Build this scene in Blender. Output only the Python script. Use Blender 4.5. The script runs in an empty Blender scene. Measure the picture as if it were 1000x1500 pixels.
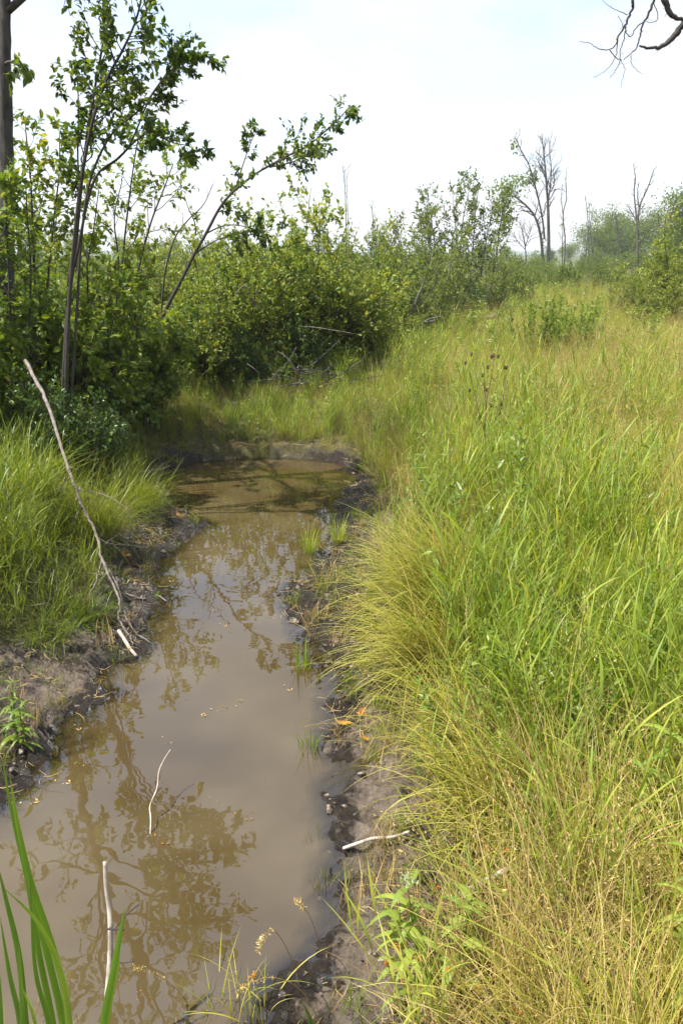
import bpy, math, random
import numpy as np
R = math.radians
rng = np.random.default_rng(7)
random.seed(7)
SC = bpy.context.scene

# ------------------------------------------------------------------ camera
FPX = 1211.0                      # focal length in photo pixels (1000 x 1500)
PITCH = R(17.4)
CAMZ = 1.9
cam = bpy.data.cameras.new('camera'); camo = bpy.data.objects.new('camera', cam)
SC.collection.objects.link(camo); SC.camera = camo
camo.location = (0, 0, CAMZ); camo.rotation_euler = (R(90) - PITCH, 0, 0)
cam.sensor_fit = 'VERTICAL'; cam.sensor_height = 22.3; cam.lens = FPX / 1500 * 22.3
cam.clip_end = 5000; cam.clip_start = 0.05

# ------------------------------------------------------------------ light
SUN_AZ, SUN_EL = R(-104), R(64)    # azimuth from +Y, negative to the left
SUN_STR, SKY_STR = 5.0, 0.12
SC.view_settings.view_transform = 'Standard'; SC.view_settings.look = 'None'
SC.view_settings.exposure = 1.05; SC.view_settings.gamma = 1
SC.view_settings.use_curve_mapping = False
sd = bpy.data.lights.new('sun', 'SUN'); sd.energy = SUN_STR; sd.angle = R(0.6); sd.color = (1, .95, .86)
so = bpy.data.objects.new('sun', sd); SC.collection.objects.link(so)
from mathutils import Vector, Euler, Matrix
sundir = Vector((math.sin(SUN_AZ) * math.cos(SUN_EL), math.cos(SUN_AZ) * math.cos(SUN_EL), math.sin(SUN_EL)))
so.rotation_euler = sundir.to_track_quat('Z', 'Y').to_euler(); so.location = (0, 0, 30)

W = bpy.data.worlds.new('World'); SC.world = W; W.use_nodes = True
nt = W.node_tree; nt.nodes.clear(); N = nt.nodes.new; LK = nt.links.new
out = N('ShaderNodeOutputWorld'); bg = N('ShaderNodeBackground'); bg.inputs[1].default_value = SKY_STR
sky = N('ShaderNodeTexSky'); sky.sky_type = 'NISHITA'; sky.sun_disc = False
sky.sun_elevation = SUN_EL; sky.sun_rotation = SUN_AZ; sky.air_density = 1.0; sky.dust_density = 1.6; sky.ozone_density = 2.5
tc = N('ShaderNodeTexCoord'); sep = N('ShaderNodeSeparateXYZ'); LK(tc.outputs['Generated'], sep.inputs[0])
zz = N('ShaderNodeMath'); zz.operation = 'MAXIMUM'; LK(sep.outputs[2], zz.inputs[0]); zz.inputs[1].default_value = 0.0
za = N('ShaderNodeMath'); za.operation = 'ADD'; LK(zz.outputs[0], za.inputs[0]); za.inputs[1].default_value = .22
dx = N('ShaderNodeMath'); dx.operation = 'DIVIDE'; LK(sep.outputs[0], dx.inputs[0]); LK(za.outputs[0], dx.inputs[1])
dy = N('ShaderNodeMath'); dy.operation = 'DIVIDE'; LK(sep.outputs[1], dy.inputs[0]); LK(za.outputs[0], dy.inputs[1])
cb = N('ShaderNodeCombineXYZ'); LK(dx.outputs[0], cb.inputs[0]); LK(dy.outputs[0], cb.inputs[1])
cn = N('ShaderNodeTexNoise'); cn.inputs['Scale'].default_value = 1.5; cn.inputs['Detail'].default_value = 7; cn.inputs['Roughness'].default_value = .52
LK(cb.outputs[0], cn.inputs['Vector'])
cr = N('ShaderNodeMapRange'); cr.inputs[1].default_value = .34; cr.inputs[2].default_value = .58; cr.inputs[3].default_value = .30; cr.inputs[4].default_value = .92
cr.interpolation_type = 'SMOOTHSTEP'
LK(cn.outputs[0], cr.inputs[0])
hz = N('ShaderNodeMapRange'); hz.inputs[1].default_value = 0.0; hz.inputs[2].default_value = .40; hz.inputs[3].default_value = .8; hz.inputs[4].default_value = 0.0
LK(sep.outputs[2], hz.inputs[0])
mx = N('ShaderNodeMath'); mx.operation = 'MAXIMUM'; LK(cr.outputs[0], mx.inputs[0]); LK(hz.outputs[0], mx.inputs[1])
skm = N('ShaderNodeVectorMath'); skm.operation = 'SCALE'; LK(sky.outputs[0], skm.inputs[0]); skm.inputs[3].default_value = 1.5
mix = N('ShaderNodeMix'); mix.data_type = 'RGBA'; LK(mx.outputs[0], mix.inputs[0]); LK(skm.outputs[0], mix.inputs[6])
mix.inputs[7].default_value = (4.15, 4.2, 4.45, 1)
LK(mix.outputs[2], bg.inputs[0]); LK(bg.outputs[0], out.inputs[0])

SC.cycles.use_denoising = True
SC.cycles.max_bounces = 6; SC.cycles.diffuse_bounces = 3; SC.cycles.glossy_bounces = 3
SC.cycles.transmission_bounces = 4; SC.cycles.transparent_max_bounces = 8
SC.cycles.sample_clamp_indirect = 6

# ------------------------------------------------------------------ helpers: pixels to points
cp, sp = math.cos(PITCH), math.sin(PITCH)
def ray(u, v):
    x = (u - 500) / FPX; y = -(v - 750) / FPX
    return np.array([x, cp + y * sp, -sp + y * cp])
def at(u, v, z=0.0):              # where the sight line meets height z
    d = ray(u, v); t = (z - CAMZ) / d[2]
    return np.array([d[0] * t, d[1] * t, z])
def aty(u, v, Y):                 # where it reaches distance Y
    d = ray(u, v); t = Y / d[1]
    return np.array([d[0] * t, Y, CAMZ + d[2] * t])
def proj(P):
    P = np.asarray(P, float); x, y, z = P[..., 0], P[..., 1], P[..., 2] - CAMZ
    dep = y * cp - z * sp; up = y * sp + z * cp
    return 500 + FPX * x / dep, 750 - FPX * up / dep

# ------------------------------------------------------------------ noise
def _h(ix, iy, s):
    n = (ix.astype(np.int64) * 374761393 + iy.astype(np.int64) * 668265263 + s * 1442695041) & 0x7fffffff
    n = ((n ^ (n >> 13)) * 1274126177) & 0x7fffffff
    n = (n ^ (n >> 16)) & 0xffff
    return n / 65535.0
def vnoise(x, y, s=0):
    ix, iy = np.floor(x), np.floor(y); fx, fy = x - ix, y - iy
    fx = fx * fx * (3 - 2 * fx); fy = fy * fy * (3 - 2 * fy)
    a, b, c, d = _h(ix, iy, s), _h(ix + 1, iy, s), _h(ix, iy + 1, s), _h(ix + 1, iy + 1, s)
    return (a + (b - a) * fx) * (1 - fy) + (c + (d - c) * fx) * fy
def fbm(x, y, s=0, o=4):
    t, a, n = 0, .5, 0
    for k in range(o):
        t = t + a * vnoise(x * 2 ** k + 17.3 * k, y * 2 ** k - 9.1 * k, s + k); n += a; a *= .5
    return t / n
def sstep(a, b, x):
    t = np.clip((x - a) / (b - a), 0, 1); return t * t * (3 - 2 * t)

# ------------------------------------------------------------------ meshes from arrays
class MB:
    def __init__(s): s.V = []; s.F = []; s.A = []; s.T = []; s.n = 0
    def add(s, V, F, var=None, t=None):       # F: list of int arrays (m,k)
        V = np.asarray(V, float).reshape(-1, 3)
        s.V.append(V)
        for f in (F if isinstance(F, list) else [F]): s.F.append(np.asarray(f) + s.n)
        m = len(V)
        s.A.append(np.full(m, .5) if var is None else np.broadcast_to(var, (m,)).astype(float))
        s.T.append(np.zeros(m) if t is None else np.broadcast_to(t, (m,)).astype(float))
        s.n += m
    def mesh(s, name, mat, smooth=True, extra=None):
        V = np.concatenate(s.V); me = bpy.data.meshes.new(name)
        me.vertices.add(len(V)); me.vertices.foreach_set('co', V.astype(np.float32).ravel())
        tot = np.concatenate([np.full(len(f), f.shape[1]) for f in s.F]); idx = np.concatenate([f.ravel() for f in s.F])
        me.loops.add(len(idx)); me.loops.foreach_set('vertex_index', idx.astype(np.int32))
        me.polygons.add(len(tot)); st = np.concatenate([[0], np.cumsum(tot)[:-1]])
        me.polygons.foreach_set('loop_start', st.astype(np.int32))
        me.update(calc_edges=True)
        me.polygons.foreach_set('use_smooth', np.full(len(tot), smooth))
        for nm, a in [('var', np.concatenate(s.A)), ('t', np.concatenate(s.T))] + list((extra or {}).items()):
            at_ = me.attributes.new(nm, 'FLOAT', 'POINT'); at_.data.foreach_set('value', a.astype(np.float32))
        if mat: me.materials.append(mat)
        return me
    def obj(s, name, mat, parent=None, smooth=True, **kw):
        o = bpy.data.objects.new(name, s.mesh(name, mat, smooth, kw.pop('extra', None))); SC.collection.objects.link(o)
        if parent is not None: o.parent = parent
        for k, v in kw.items(): o[k] = v
        return o
def link(name, me, parent=None, loc=None, **kw):
    o = bpy.data.objects.new(name, me); SC.collection.objects.link(o)
    if parent is not None: o.parent = parent
    if loc is not None: o.location = loc
    for k, v in kw.items(): o[k] = v
    return o
def thing(name, label, cat, loc=(0, 0, 0), group=None, rz=0):
    o = bpy.data.objects.new(name, None); SC.collection.objects.link(o); o.location = loc; o.rotation_euler = (0, 0, rz)
    o.empty_display_size = .1; o['label'] = label; o['category'] = cat
    if group: o['group'] = group
    return o
def tag(o, label, cat, group=None):
    o['label'] = label; o['category'] = cat
    if group: o['group'] = group
    return o

def norm(a): return a / (np.linalg.norm(a, axis=-1, keepdims=True) + 1e-9)
def tube(mb, P, rad, sides=6, var=.5, rough=0.0):
    P = np.asarray(P, float); k = len(P); rad = np.broadcast_to(rad, (k,)).astype(float)
    T = norm(np.gradient(P, axis=0)); ref = np.array([0, 0, 1.0]) if abs(T[0, 2]) < .9 else np.array([1.0, 0, 0])
    a = norm(np.cross(T[0], ref)); V = []
    ang = np.arange(sides) * 2 * math.pi / sides
    for i in range(k):
        a = a - T[i] * a.dot(T[i]); a /= np.linalg.norm(a) + 1e-9; b = np.cross(T[i], a)
        r = rad[i] * (1 + rough * (rng.random(sides) - .5))
        V.append(P[i] + (np.cos(ang) * r)[:, None] * a + (np.sin(ang) * r)[:, None] * b)
    V = np.concatenate(V); i = np.arange(k - 1)[:, None] * sides; j = np.arange(sides); jn = (j + 1) % sides
    F = np.stack([i + j, i + jn, i + jn + sides, i + j + sides], -1).reshape(-1, 4)
    caps = np.array([list(range(sides))[::-1], list(range((k - 1) * sides, k * sides))])
    mb.add(V, [F, caps], var, np.repeat(np.linspace(0, 1, k), sides))
def smoothline(P, n):
    P = np.asarray(P, float); t = np.linspace(0, len(P) - 1, n); i = np.clip(t.astype(int), 0, len(P) - 2); f = (t - i)[:, None]
    Q = np.concatenate([[2 * P[0] - P[1]], P, [2 * P[-1] - P[-2]]]); a, b, c, d = Q[i], Q[i + 1], Q[i + 2], Q[i + 3]
    return .5 * (2 * b + (c - a) * f + (2 * a - 5 * b + 4 * c - d) * f ** 2 + (3 * b - a - 3 * c + d) * f ** 3)
def wander(p, d, L, n, w, up=0.0):
    P = [np.array(p, float)]; d = norm(np.array(d, float))
    for i in range(n):
        d = norm(d + rng.normal(0, w, 3) + np.array([0, 0, up])); P.append(P[-1] + d * L / n)
    return np.array(P)

# leaf templates: along +Y, normal +Z, length 1
LEAF4_V = np.array([[0, 0, 0], [-.27, .42, .07], [.27, .42, .07], [0, .5, 0], [0, 1, -.1]])
LEAF4_F = np.array([[0, 3, 1], [0, 2, 3], [1, 3, 4], [3, 2, 4]])
LEAF8_V = np.array([[0, 0, 0], [-.24, .22, .05], [-.29, .52, .06], [-.15, .8, .0], [0, 1.03, -.12], [.15, .8, .0], [.29, .52, .06], [.24, .22, .05], [0, .25, 0], [0, .55, 0]])
LEAF8_F = np.array([[0, 8, 1], [0, 7, 8], [1, 8, 9], [1, 9, 2], [8, 7, 6], [8, 6, 9], [2, 9, 3], [9, 6, 5], [3, 9, 4], [9, 5, 4]])
LEAFN_V = LEAF4_V * np.array([.62, 1, 1])
def put_leaves(mb, P, D, size, tv, tf, droop=.2, flat=.7, var=None):
    P = np.asarray(P); m = len(P)
    if m == 0: return
    D = norm(np.asarray(D) + rng.normal(0, .45, (m, 3)) + np.array([0, 0, -droop]))
    up = norm(np.array([0, 0, 1.0]) * flat + rng.normal(0, .5, (m, 3)))
    X = norm(np.cross(D, up)); Z = np.cross(X, D)
    s = (np.asarray(size) * (0.65 + .6 * rng.random(m)))[:, None, None]
    V = P[:, None, :] + s * (tv[None, :, 0:1] * X[:, None] + tv[None, :, 1:2] * D[:, None] + tv[None, :, 2:3] * Z[:, None])
    F = (tf[None] + (np.arange(m) * len(tv))[:, None, None]).reshape(-1, tf.shape[1])
    v = rng.random(m) if var is None else np.clip(var + rng.normal(0, .15, m), 0, 1)
    mb.add(V.reshape(-1, 3), F, np.repeat(v, len(tv)), np.tile(tv[:, 1], m))

# ------------------------------------------------------------------ materials
def mat(name):
    m = bpy.data.materials.new(name); m.use_nodes = True; n = m.node_tree; n.nodes.clear()
    o = n.nodes.new('ShaderNodeOutputMaterial'); return m, n, o
def ramp(n, stops, fac):
    r = n.nodes.new('ShaderNodeValToRGB'); e = r.color_ramp.elements
    while len(e) < len(stops): e.new(.5)
    for k, (p, c) in enumerate(stops): e[k].position = p; e[k].color = (*c, 1)
    n.links.new(fac, r.inputs[0]); return r
def attr(n, name, typ='GEOMETRY'):
    a = n.nodes.new('ShaderNodeAttribute'); a.attribute_name = name; a.attribute_type = typ; return a
def math_(n, op, a, b=None, c=None):
    k = n.nodes.new('ShaderNodeMath'); k.operation = op
    for i, x in enumerate((a, b, c)):
        if x is None: continue
        if isinstance(x, (int, float)): k.inputs[i].default_value = x
        else: n.links.new(x, k.inputs[i])
    return k.outputs[0]
def leafmat(name, stops, trans=.35, rough=.42, spec=.45, base=None, inst=False, patch=None, tcol=1.25, orand=0, tip=False):
    m, n, o = mat(name); a = attr(n, 'var')
    fac = a.outputs['Fac']
    if orand:
        oi = n.nodes.new('ShaderNodeObjectInfo'); fac = math_(n, 'ADD', math_(n, 'MULTIPLY', fac, .8), math_(n, 'MULTIPLY', oi.outputs['Random'], orand))
    if inst:
        oi = n.nodes.new('ShaderNodeObjectInfo')
        fac = math_(n, 'MULTIPLY_ADD', oi.outputs['Random'], .45, math_(n, 'MULTIPLY', fac, .6))
    g = n.nodes.new('ShaderNodeNewGeometry'); no = n.nodes.new('ShaderNodeTexNoise'); no.inputs['Scale'].default_value = patch or 1.2
    no.inputs['Detail'].default_value = 2
    n.links.new(g.outputs['Position'], no.inputs['Vector'])
    fac = math_(n, 'ADD', fac, math_(n, 'MULTIPLY', math_(n, 'SUBTRACT', no.outputs[0], .5), .7))
    col = ramp(n, stops, fac).outputs[0]
    if base:                       # straw-coloured towards the foot of the blade
        t = attr(n, 't'); mr = n.nodes.new('ShaderNodeMapRange'); mr.inputs[1].default_value = 0; mr.inputs[2].default_value = .4
        mr.inputs[3].default_value = .8; mr.inputs[4].default_value = 0; n.links.new(t.outputs['Fac'], mr.inputs[0])
        mi = n.nodes.new('ShaderNodeMix'); mi.data_type = 'RGBA'; n.links.new(mr.outputs[0], mi.inputs[0]); n.links.new(col, mi.inputs[6])
        mi.inputs[7].default_value = (*base, 1); col = mi.outputs[2]
    if tip:
        t = attr(n, 't'); n2 = n.nodes.new('ShaderNodeTexNoise'); n2.inputs['Scale'].default_value = 70; n2.inputs['Detail'].default_value = 4
        n.links.new(g.outputs['Position'], n2.inputs['Vector'])
        f_ = math_(n, 'ADD', math_(n, 'POWER', t.outputs['Fac'], 9), math_(n, 'MULTIPLY', math_(n, 'SUBTRACT', n2.outputs[0], .54), 5)); mr = n.nodes.new('ShaderNodeMapRange'); mr.inputs[1].default_value = .3; mr.inputs[2].default_value = 1.0; mr.inputs[4].default_value = .75
        n.links.new(f_, mr.inputs[0]); mi = n.nodes.new('ShaderNodeMix'); mi.data_type = 'RGBA'; n.links.new(mr.outputs[0], mi.inputs[0]); n.links.new(col, mi.inputs[6]); mi.inputs[7].default_value = (.24, .17, .06, 1); col = mi.outputs[2]
    p = n.nodes.new('ShaderNodeBsdfPrincipled'); n.links.new(col, p.inputs['Base Color'])
    p.inputs['Roughness'].default_value = rough; p.inputs['Specular IOR Level'].default_value = spec
    tr = n.nodes.new('ShaderNodeBsdfTranslucent'); hs = n.nodes.new('ShaderNodeHueSaturation')
    hs.inputs['Hue'].default_value = .485; hs.inputs['Saturation'].default_value = 1.1; hs.inputs['Value'].default_value = tcol
    n.links.new(col, hs.inputs['Color']); n.links.new(hs.outputs[0], tr.inputs[0])
    ms = n.nodes.new('ShaderNodeMixShader'); ms.inputs[0].default_value = trans
    n.links.new(p.outputs[0], ms.inputs[1]); n.links.new(tr.outputs[0], ms.inputs[2]); n.links.new(ms.outputs[0], o.inputs[0])
    return m
def barkmat(name, c1, c2, scale=18, rough=.85, bump=.4):
    m, n, o = mat(name); tcn = n.nodes.new('ShaderNodeTexCoord'); mp = n.nodes.new('ShaderNodeMapping'); mp.inputs['Scale'].default_value = (1, 1, .35)
    n.links.new(tcn.outputs['Object'], mp.inputs[0])
    no = n.nodes.new('ShaderNodeTexNoise'); no.inputs['Scale'].default_value = scale; no.inputs['Detail'].default_value = 6; no.inputs['Roughness'].default_value = .65
    n.links.new(mp.outputs[0], no.inputs['Vector'])
    rp = ramp(n, [(.3, c1), (.7, c2)], no.outputs[0]); p = n.nodes.new('ShaderNodeBsdfPrincipled')
    n.links.new(rp.outputs[0], p.inputs['Base Color']); p.inputs['Roughness'].default_value = rough
    bp = n.nodes.new('ShaderNodeBump'); bp.inputs['Strength'].default_value = bump; bp.inputs['Distance'].default_value = .01
    n.links.new(no.outputs[0], bp.inputs['Height']); n.links.new(bp.outputs[0], p.inputs['Normal']); n.links.new(p.outputs[0], o.inputs[0])
    return m
M = {}
G1 = [(.0, (.05, .10, .014)), (.45, (.12, .19, .024)), (.8, (.19, .25, .033)), (1, (.30, .31, .05))]
M['shrub'] = leafmat('shrub_leaf', G1, .45, .5, .35, orand=.4)
M['sapling'] = leafmat('sapling_leaf', [(.0, (.035, .075, .010)), (.6, (.085, .145, .02)), (1, (.20, .24, .03))], .5, .45, .4)
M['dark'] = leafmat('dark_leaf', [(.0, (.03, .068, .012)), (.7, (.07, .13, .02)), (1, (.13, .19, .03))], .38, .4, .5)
M['willow'] = leafmat('willow_leaf', [(.0, (.07, .11, .022)), (.6, (.14, .19, .035)), (1, (.23, .26, .05))], .42, .55, .3, orand=.3)
M['farleaf'] = leafmat('far_leaf', [(.0, (.06, .105, .02)), (.6, (.12, .18, .03)), (1, (.20, .25, .045))], .35, .6, .2, patch=.4, orand=.4)
M['bark'] = barkmat('grey_bark', (.010, .009, .008), (.085, .075, .064), 22, .9, 1)
M['twig'] = barkmat('twig_bark', (.018, .014, .011), (.055, .045, .036), 30)
M['snag'] = barkmat('dead_grey_wood', (.045, .04, .036), (.14, .125, .115), 12)
M['pale'] = barkmat('bleached_wood', (.15, .115, .085), (.56, .50, .43), 30, .7, .25)
M['greywood'] = barkmat('weathered_wood', (.07, .055, .045), (.26, .22, .195), 26, .8, .8)
M['brown'] = barkmat('brown_stem', (.05, .03, .018), (.14, .09, .05), 40)
YG = [(.0, (.085, .13, .012)), (.5, (.19, .22, .022)), (1, (.33, .31, .045))]
STRAW = (.24, .18, .085)
M['fine'] = leafmat('fine_grass', [(.0, (.17, .21, .03)), (.5, (.35, .34, .055)), (1, (.55, .46, .14))], .42, .5, .35, base=STRAW, inst=True, patch=.7)
M['lush'] = leafmat('lush_grass', [(.0, (.09, .16, .018)), (.5, (.195, .29, .03)), (1, (.40, .42, .07))], .45, .5, .3, base=(.16, .17, .05), inst=True, patch=.9)
M['dry'] = leafmat('dry_grass', [(.0, (.22, .15, .05)), (.5, (.40, .28, .11)), (1, (.58, .45, .22))], .25, .6, .3, inst=True, patch=1)
M['panicle'] = leafmat('seed_heads', [(.0, (.32, .20, .07)), (.5, (.46, .34, .12)), (1, (.60, .48, .22))], .3, .7, .2, inst=True, patch=.6, tcol=1)
M['sedge'] = leafmat('sedge_blade', [(.0, (.16, .19, .02)), (.5, (.34, .34, .04)), (1, (.52, .46, .14))], .4, .5, .3, tip=True, base=(.18, .13, .05), patch=2)
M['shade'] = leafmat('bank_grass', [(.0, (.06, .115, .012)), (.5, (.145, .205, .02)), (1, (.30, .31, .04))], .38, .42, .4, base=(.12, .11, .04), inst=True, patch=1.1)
M['forb'] = leafmat('forb_leaf', [(.0, (.07, .13, .016)), (.6, (.15, .22, .028)), (1, (.25, .31, .05))], .4, .4, .4, inst=True, patch=2)
M['boneset'] = leafmat('boneset_leaf', [(.0, (.15, .24, .035)), (1, (.28, .36, .06))], .45, .5, .3, patch=6, tip=True)
M['cattail'] = leafmat('cattail_leaf', [(.0, (.08, .18, .02)), (.6, (.14, .27, .03)), (1, (.26, .37, .05))], .42, .42, .4, patch=5, tip=True)
M['moss'] = leafmat('moss_sprout', [(.0, (.07, .09, .015)), (1, (.20, .20, .04))], .3, .6, .2, inst=True, patch=3)
M['orange'] = leafmat('orange_brown', [(.0, (.22, .09, .015)), (1, (.42, .20, .03))], .2, .6, .3, patch=9)
M['purple'] = leafmat('purple_flower', [(.0, (.20, .05, .16)), (1, (.36, .12, .30))], .3, .6, .2)
M['bud'] = leafmat('bud_white', [(.0, (.35, .42, .2)), (1, (.6, .65, .42))], .3, .6, .2)
M['head'] = leafmat('thistle_head', [(.0, (.05, .028, .018)), (1, (.13, .08, .05))], .1, .8, .2)

# mud / ground
m, n, o = mat('ground'); M['ground'] = m
g = n.nodes.new('ShaderNodeNewGeometry')
def nz(sc, det=5, ro=.6, src=None):
    k = n.nodes.new('ShaderNodeTexNoise'); k.inputs['Scale'].default_value = sc; k.inputs['Detail'].default_value = det; k.inputs['Roughness'].default_value = ro
    n.links.new(src or g.outputs['Position'], k.inputs['Vector']); return k.outputs[0]
wet, dry, veg = attr(n, 'wet').outputs['Fac'], attr(n, 'dry').outputs['Fac'], attr(n, 'veg').outputs['Fac']
drycol = ramp(n, [(.3, (.06, .044, .032)), (.47, (.17, .13, .095)), (.7, (.32, .26, .20))], nz(30, 9, .78)).outputs[0]
wetcol = ramp(n, [(.3, (.016, .013, .011)), (.55, (.045, .036, .028)), (.8, (.11, .085, .06))], nz(34, 8, .75)).outputs[0]
vegcol = ramp(n, [(.3, (.05, .042, .02)), (.55, (.10, .09, .03)), (.8, (.19, .16, .06))], nz(14, 6, .7)).outputs[0]
def mixc(f, a, b):
    k = n.nodes.new('ShaderNodeMix'); k.data_type = 'RGBA'; n.links.new(f, k.inputs[0]); n.links.new(a, k.inputs[6]); n.links.new(b, k.inputs[7]); return k.outputs[2]
df = math_(n, 'ADD', dry, math_(n, 'MULTIPLY', math_(n, 'SUBTRACT', nz(11, 8, .68), .5), 2.6))
mr = n.nodes.new('ShaderNodeMapRange'); mr.inputs[1].default_value = .3; mr.inputs[2].default_value = .65; n.links.new(df, mr.inputs[0])
mud = mixc(mr.outputs[0], wetcol, drycol)
vf = math_(n, 'ADD', veg, math_(n, 'MULTIPLY', math_(n, 'SUBTRACT', nz(12, 5), .5), 1.0))
mr2 = n.nodes.new('ShaderNodeMapRange'); mr2.inputs[1].default_value = .35; mr2.inputs[2].default_value = .75; n.links.new(vf, mr2.inputs[0])
col = mixc(mr2.outputs[0], mud, vegcol)
farcol = ramp(n, [(.3, (.035, .05, .014)), (.7, (.09, .11, .03))], nz(.8, 6, .6)).outputs[0]
col = mixc(attr(n, 'far').outputs['Fac'], col, farcol)
p = n.nodes.new('ShaderNodeBsdfPrincipled'); n.links.new(col, p.inputs['Base Color'])
rr = n.nodes.new('ShaderNodeMapRange'); n.links.new(mr.outputs[0], rr.inputs[0]); rr.inputs[3].default_value = .22; rr.inputs[4].default_value = .9
n.links.new(math_(n, 'MAXIMUM', rr.outputs[0], mr2.outputs[0]), p.inputs['Roughness'])
bp = n.nodes.new('ShaderNodeBump'); bp.inputs['Strength'].default_value = 1; bp.inputs['Distance'].default_value = .035
n.links.new(nz(42, 9, .8), bp.inputs['Height']); n.links.new(bp.outputs[0], p.inputs['Normal']); n.links.new(p.outputs[0], o.inputs[0])

m, n, o = mat('clod'); M['clod'] = m
g = n.nodes.new('ShaderNodeNewGeometry'); oi = n.nodes.new('ShaderNodeObjectInfo')
f = math_(n, 'ADD', math_(n, 'MULTIPLY', nz(50, 5, .7), .7), math_(n, 'MULTIPLY', oi.outputs['Random'], .35))
rp = ramp(n, [(.3, (.03, .022, .016)), (.55, (.10, .076, .055)), (.85, (.24, .19, .14))], f)
p = n.nodes.new('ShaderNodeBsdfPrincipled'); n.links.new(rp.outputs[0], p.inputs['Base Color']); p.inputs['Roughness'].default_value = .5
n.links.new(p.outputs[0], o.inputs[0])

# muddy water: clear only where it is a finger deep
m, n, o = mat('muddy_water'); M['water'] = m
g = n.nodes.new('ShaderNodeNewGeometry'); dep = attr(n, 'depth').outputs['Fac']
rp = ramp(n, [(.35, (.050, .034, .013)), (.5, (.063, .045, .019)), (.68, (.082, .062, .030))], nz(1.6, 3, .5))
d1 = n.nodes.new('ShaderNodeBsdfDiffuse'); n.links.new(rp.outputs[0], d1.inputs[0])
tr = n.nodes.new('ShaderNodeBsdfTransparent'); tr.inputs[0].default_value = (.85, .78, .66, 1)
dd = math_(n, 'ADD', dep, math_(n, 'MULTIPLY', math_(n, 'SUBTRACT', nz(5, 4), .5), .025))
mr = n.nodes.new('ShaderNodeMapRange'); mr.inputs[1].default_value = 0.002; mr.inputs[2].default_value = .075; n.links.new(dd, mr.inputs[0])
ms = n.nodes.new('ShaderNodeMixShader'); n.links.new(mr.outputs[0], ms.inputs[0]); n.links.new(tr.outputs[0], ms.inputs[1]); n.links.new(d1.outputs[0], ms.inputs[2])
gl = n.nodes.new('ShaderNodeBsdfGlossy'); gl.inputs['Roughness'].default_value = .0
bp = n.nodes.new('ShaderNodeBump'); bp.inputs['Strength'].default_value = .05; bp.inputs['Distance'].default_value = .02
n.links.new(nz(7, 2, .4), bp.inputs['Height'])
fr = n.nodes.new('ShaderNodeFresnel'); fr.inputs['IOR'].default_value = 2.0
n.links.new(bp.outputs[0], gl.inputs['Normal']); n.links.new(bp.outputs[0], fr.inputs['Normal'])
ms2 = n.nodes.new('ShaderNodeMixShader'); n.links.new(fr.outputs[0], ms2.inputs[0]); n.links.new(ms.outputs[0], ms2.inputs[1]); n.links.new(gl.outputs[0], ms2.inputs[2])
n.links.new(ms2.outputs[0], o.inputs[0])

m, n, o = mat('hill'); M['hill'] = m
p = n.nodes.new('ShaderNodeBsdfPrincipled'); p.inputs['Base Color'].default_value = (.05, .08, .05, 1); p.inputs['Roughness'].default_value = 1
n.links.new(p.outputs[0], o.inputs[0])

# ------------------------------------------------------------------ the pool outline on the ground
WL = [(245, 692), (238, 712), (262, 748), (303, 772), (268, 790), (243, 815), (232, 850), (240, 888), (222, 925), (198, 962), (165, 985), (152, 1020), (110, 1050), (92, 1082), (76, 1112), (40, 1142), (-10, 1185), (-90, 1260), (-250, 1420), (-480, 1750)]
WR = [(300, 1900), (380, 1620), (412, 1500), (432, 1450), (462, 1400), (482, 1350), (496, 1300), (490, 1250), (496, 1200), (497, 1160), (507, 1122), (482, 1090), (500, 1060), (492, 1020), (482, 985), (452, 950), (427, 920), (417, 885), (432, 852), (470, 825), (497, 775), (492, 742), (515, 708), (520, 690), (500, 679), (430, 670), (340, 671), (280, 677)]
WP = np.array([at(u, v, 0)[:2] for u, v in WL + WR])
LM = [(243, 668), (236, 700), (240, 732), (200, 770), (168, 805), (158, 855), (160, 900), (120, 945), (60, 975), (-10, 1000), (-120, 1040), (-300, 1120), (-700, 1400)]
RM = [(620, 1900), (570, 1600), (580, 1500), (640, 1420), (650, 1330), (645, 1260), (600, 1200), (600, 1150), (565, 1100), (560, 1050), (525, 1000), (540, 950), (548, 850), (552, 805), (600, 775), (575, 752), (535, 718), (528, 675), (505, 668), (420, 663), (300, 667)]
MP = np.array([at(u, v, .06)[:2] for u, v in LM + RM])
def sdist(x, y, poly):
    x = np.asarray(x, float); y = np.asarray(y, float); best = np.full(x.shape, 1e9); ins = np.zeros(x.shape, bool)
    n = len(poly)
    for i in range(n):
        a, b = poly[i], poly[(i + 1) % n]; e = b - a
        t = np.clip(((x - a[0]) * e[0] + (y - a[1]) * e[1]) / (e @ e + 1e-12), 0, 1)
        best = np.minimum(best, (x - a[0] - t * e[0]) ** 2 + (y - a[1] - t * e[1]) ** 2)
        c = ((a[1] > y) != (b[1] > y)); ins ^= c & (x < (b[0] - a[0]) * (y - a[1]) / (b[1] - a[1] + 1e-12) + a[0])
    return np.where(ins, -np.sqrt(best), np.sqrt(best))
def chan_x(y):                    # middle line of the channel
    return np.interp(y, [1.0, 2.0, 3.0, 4.5, 6, 7.5, 9], [-.75, -.45, -.42, -.5, -.65, -.75, -.6])
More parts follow.
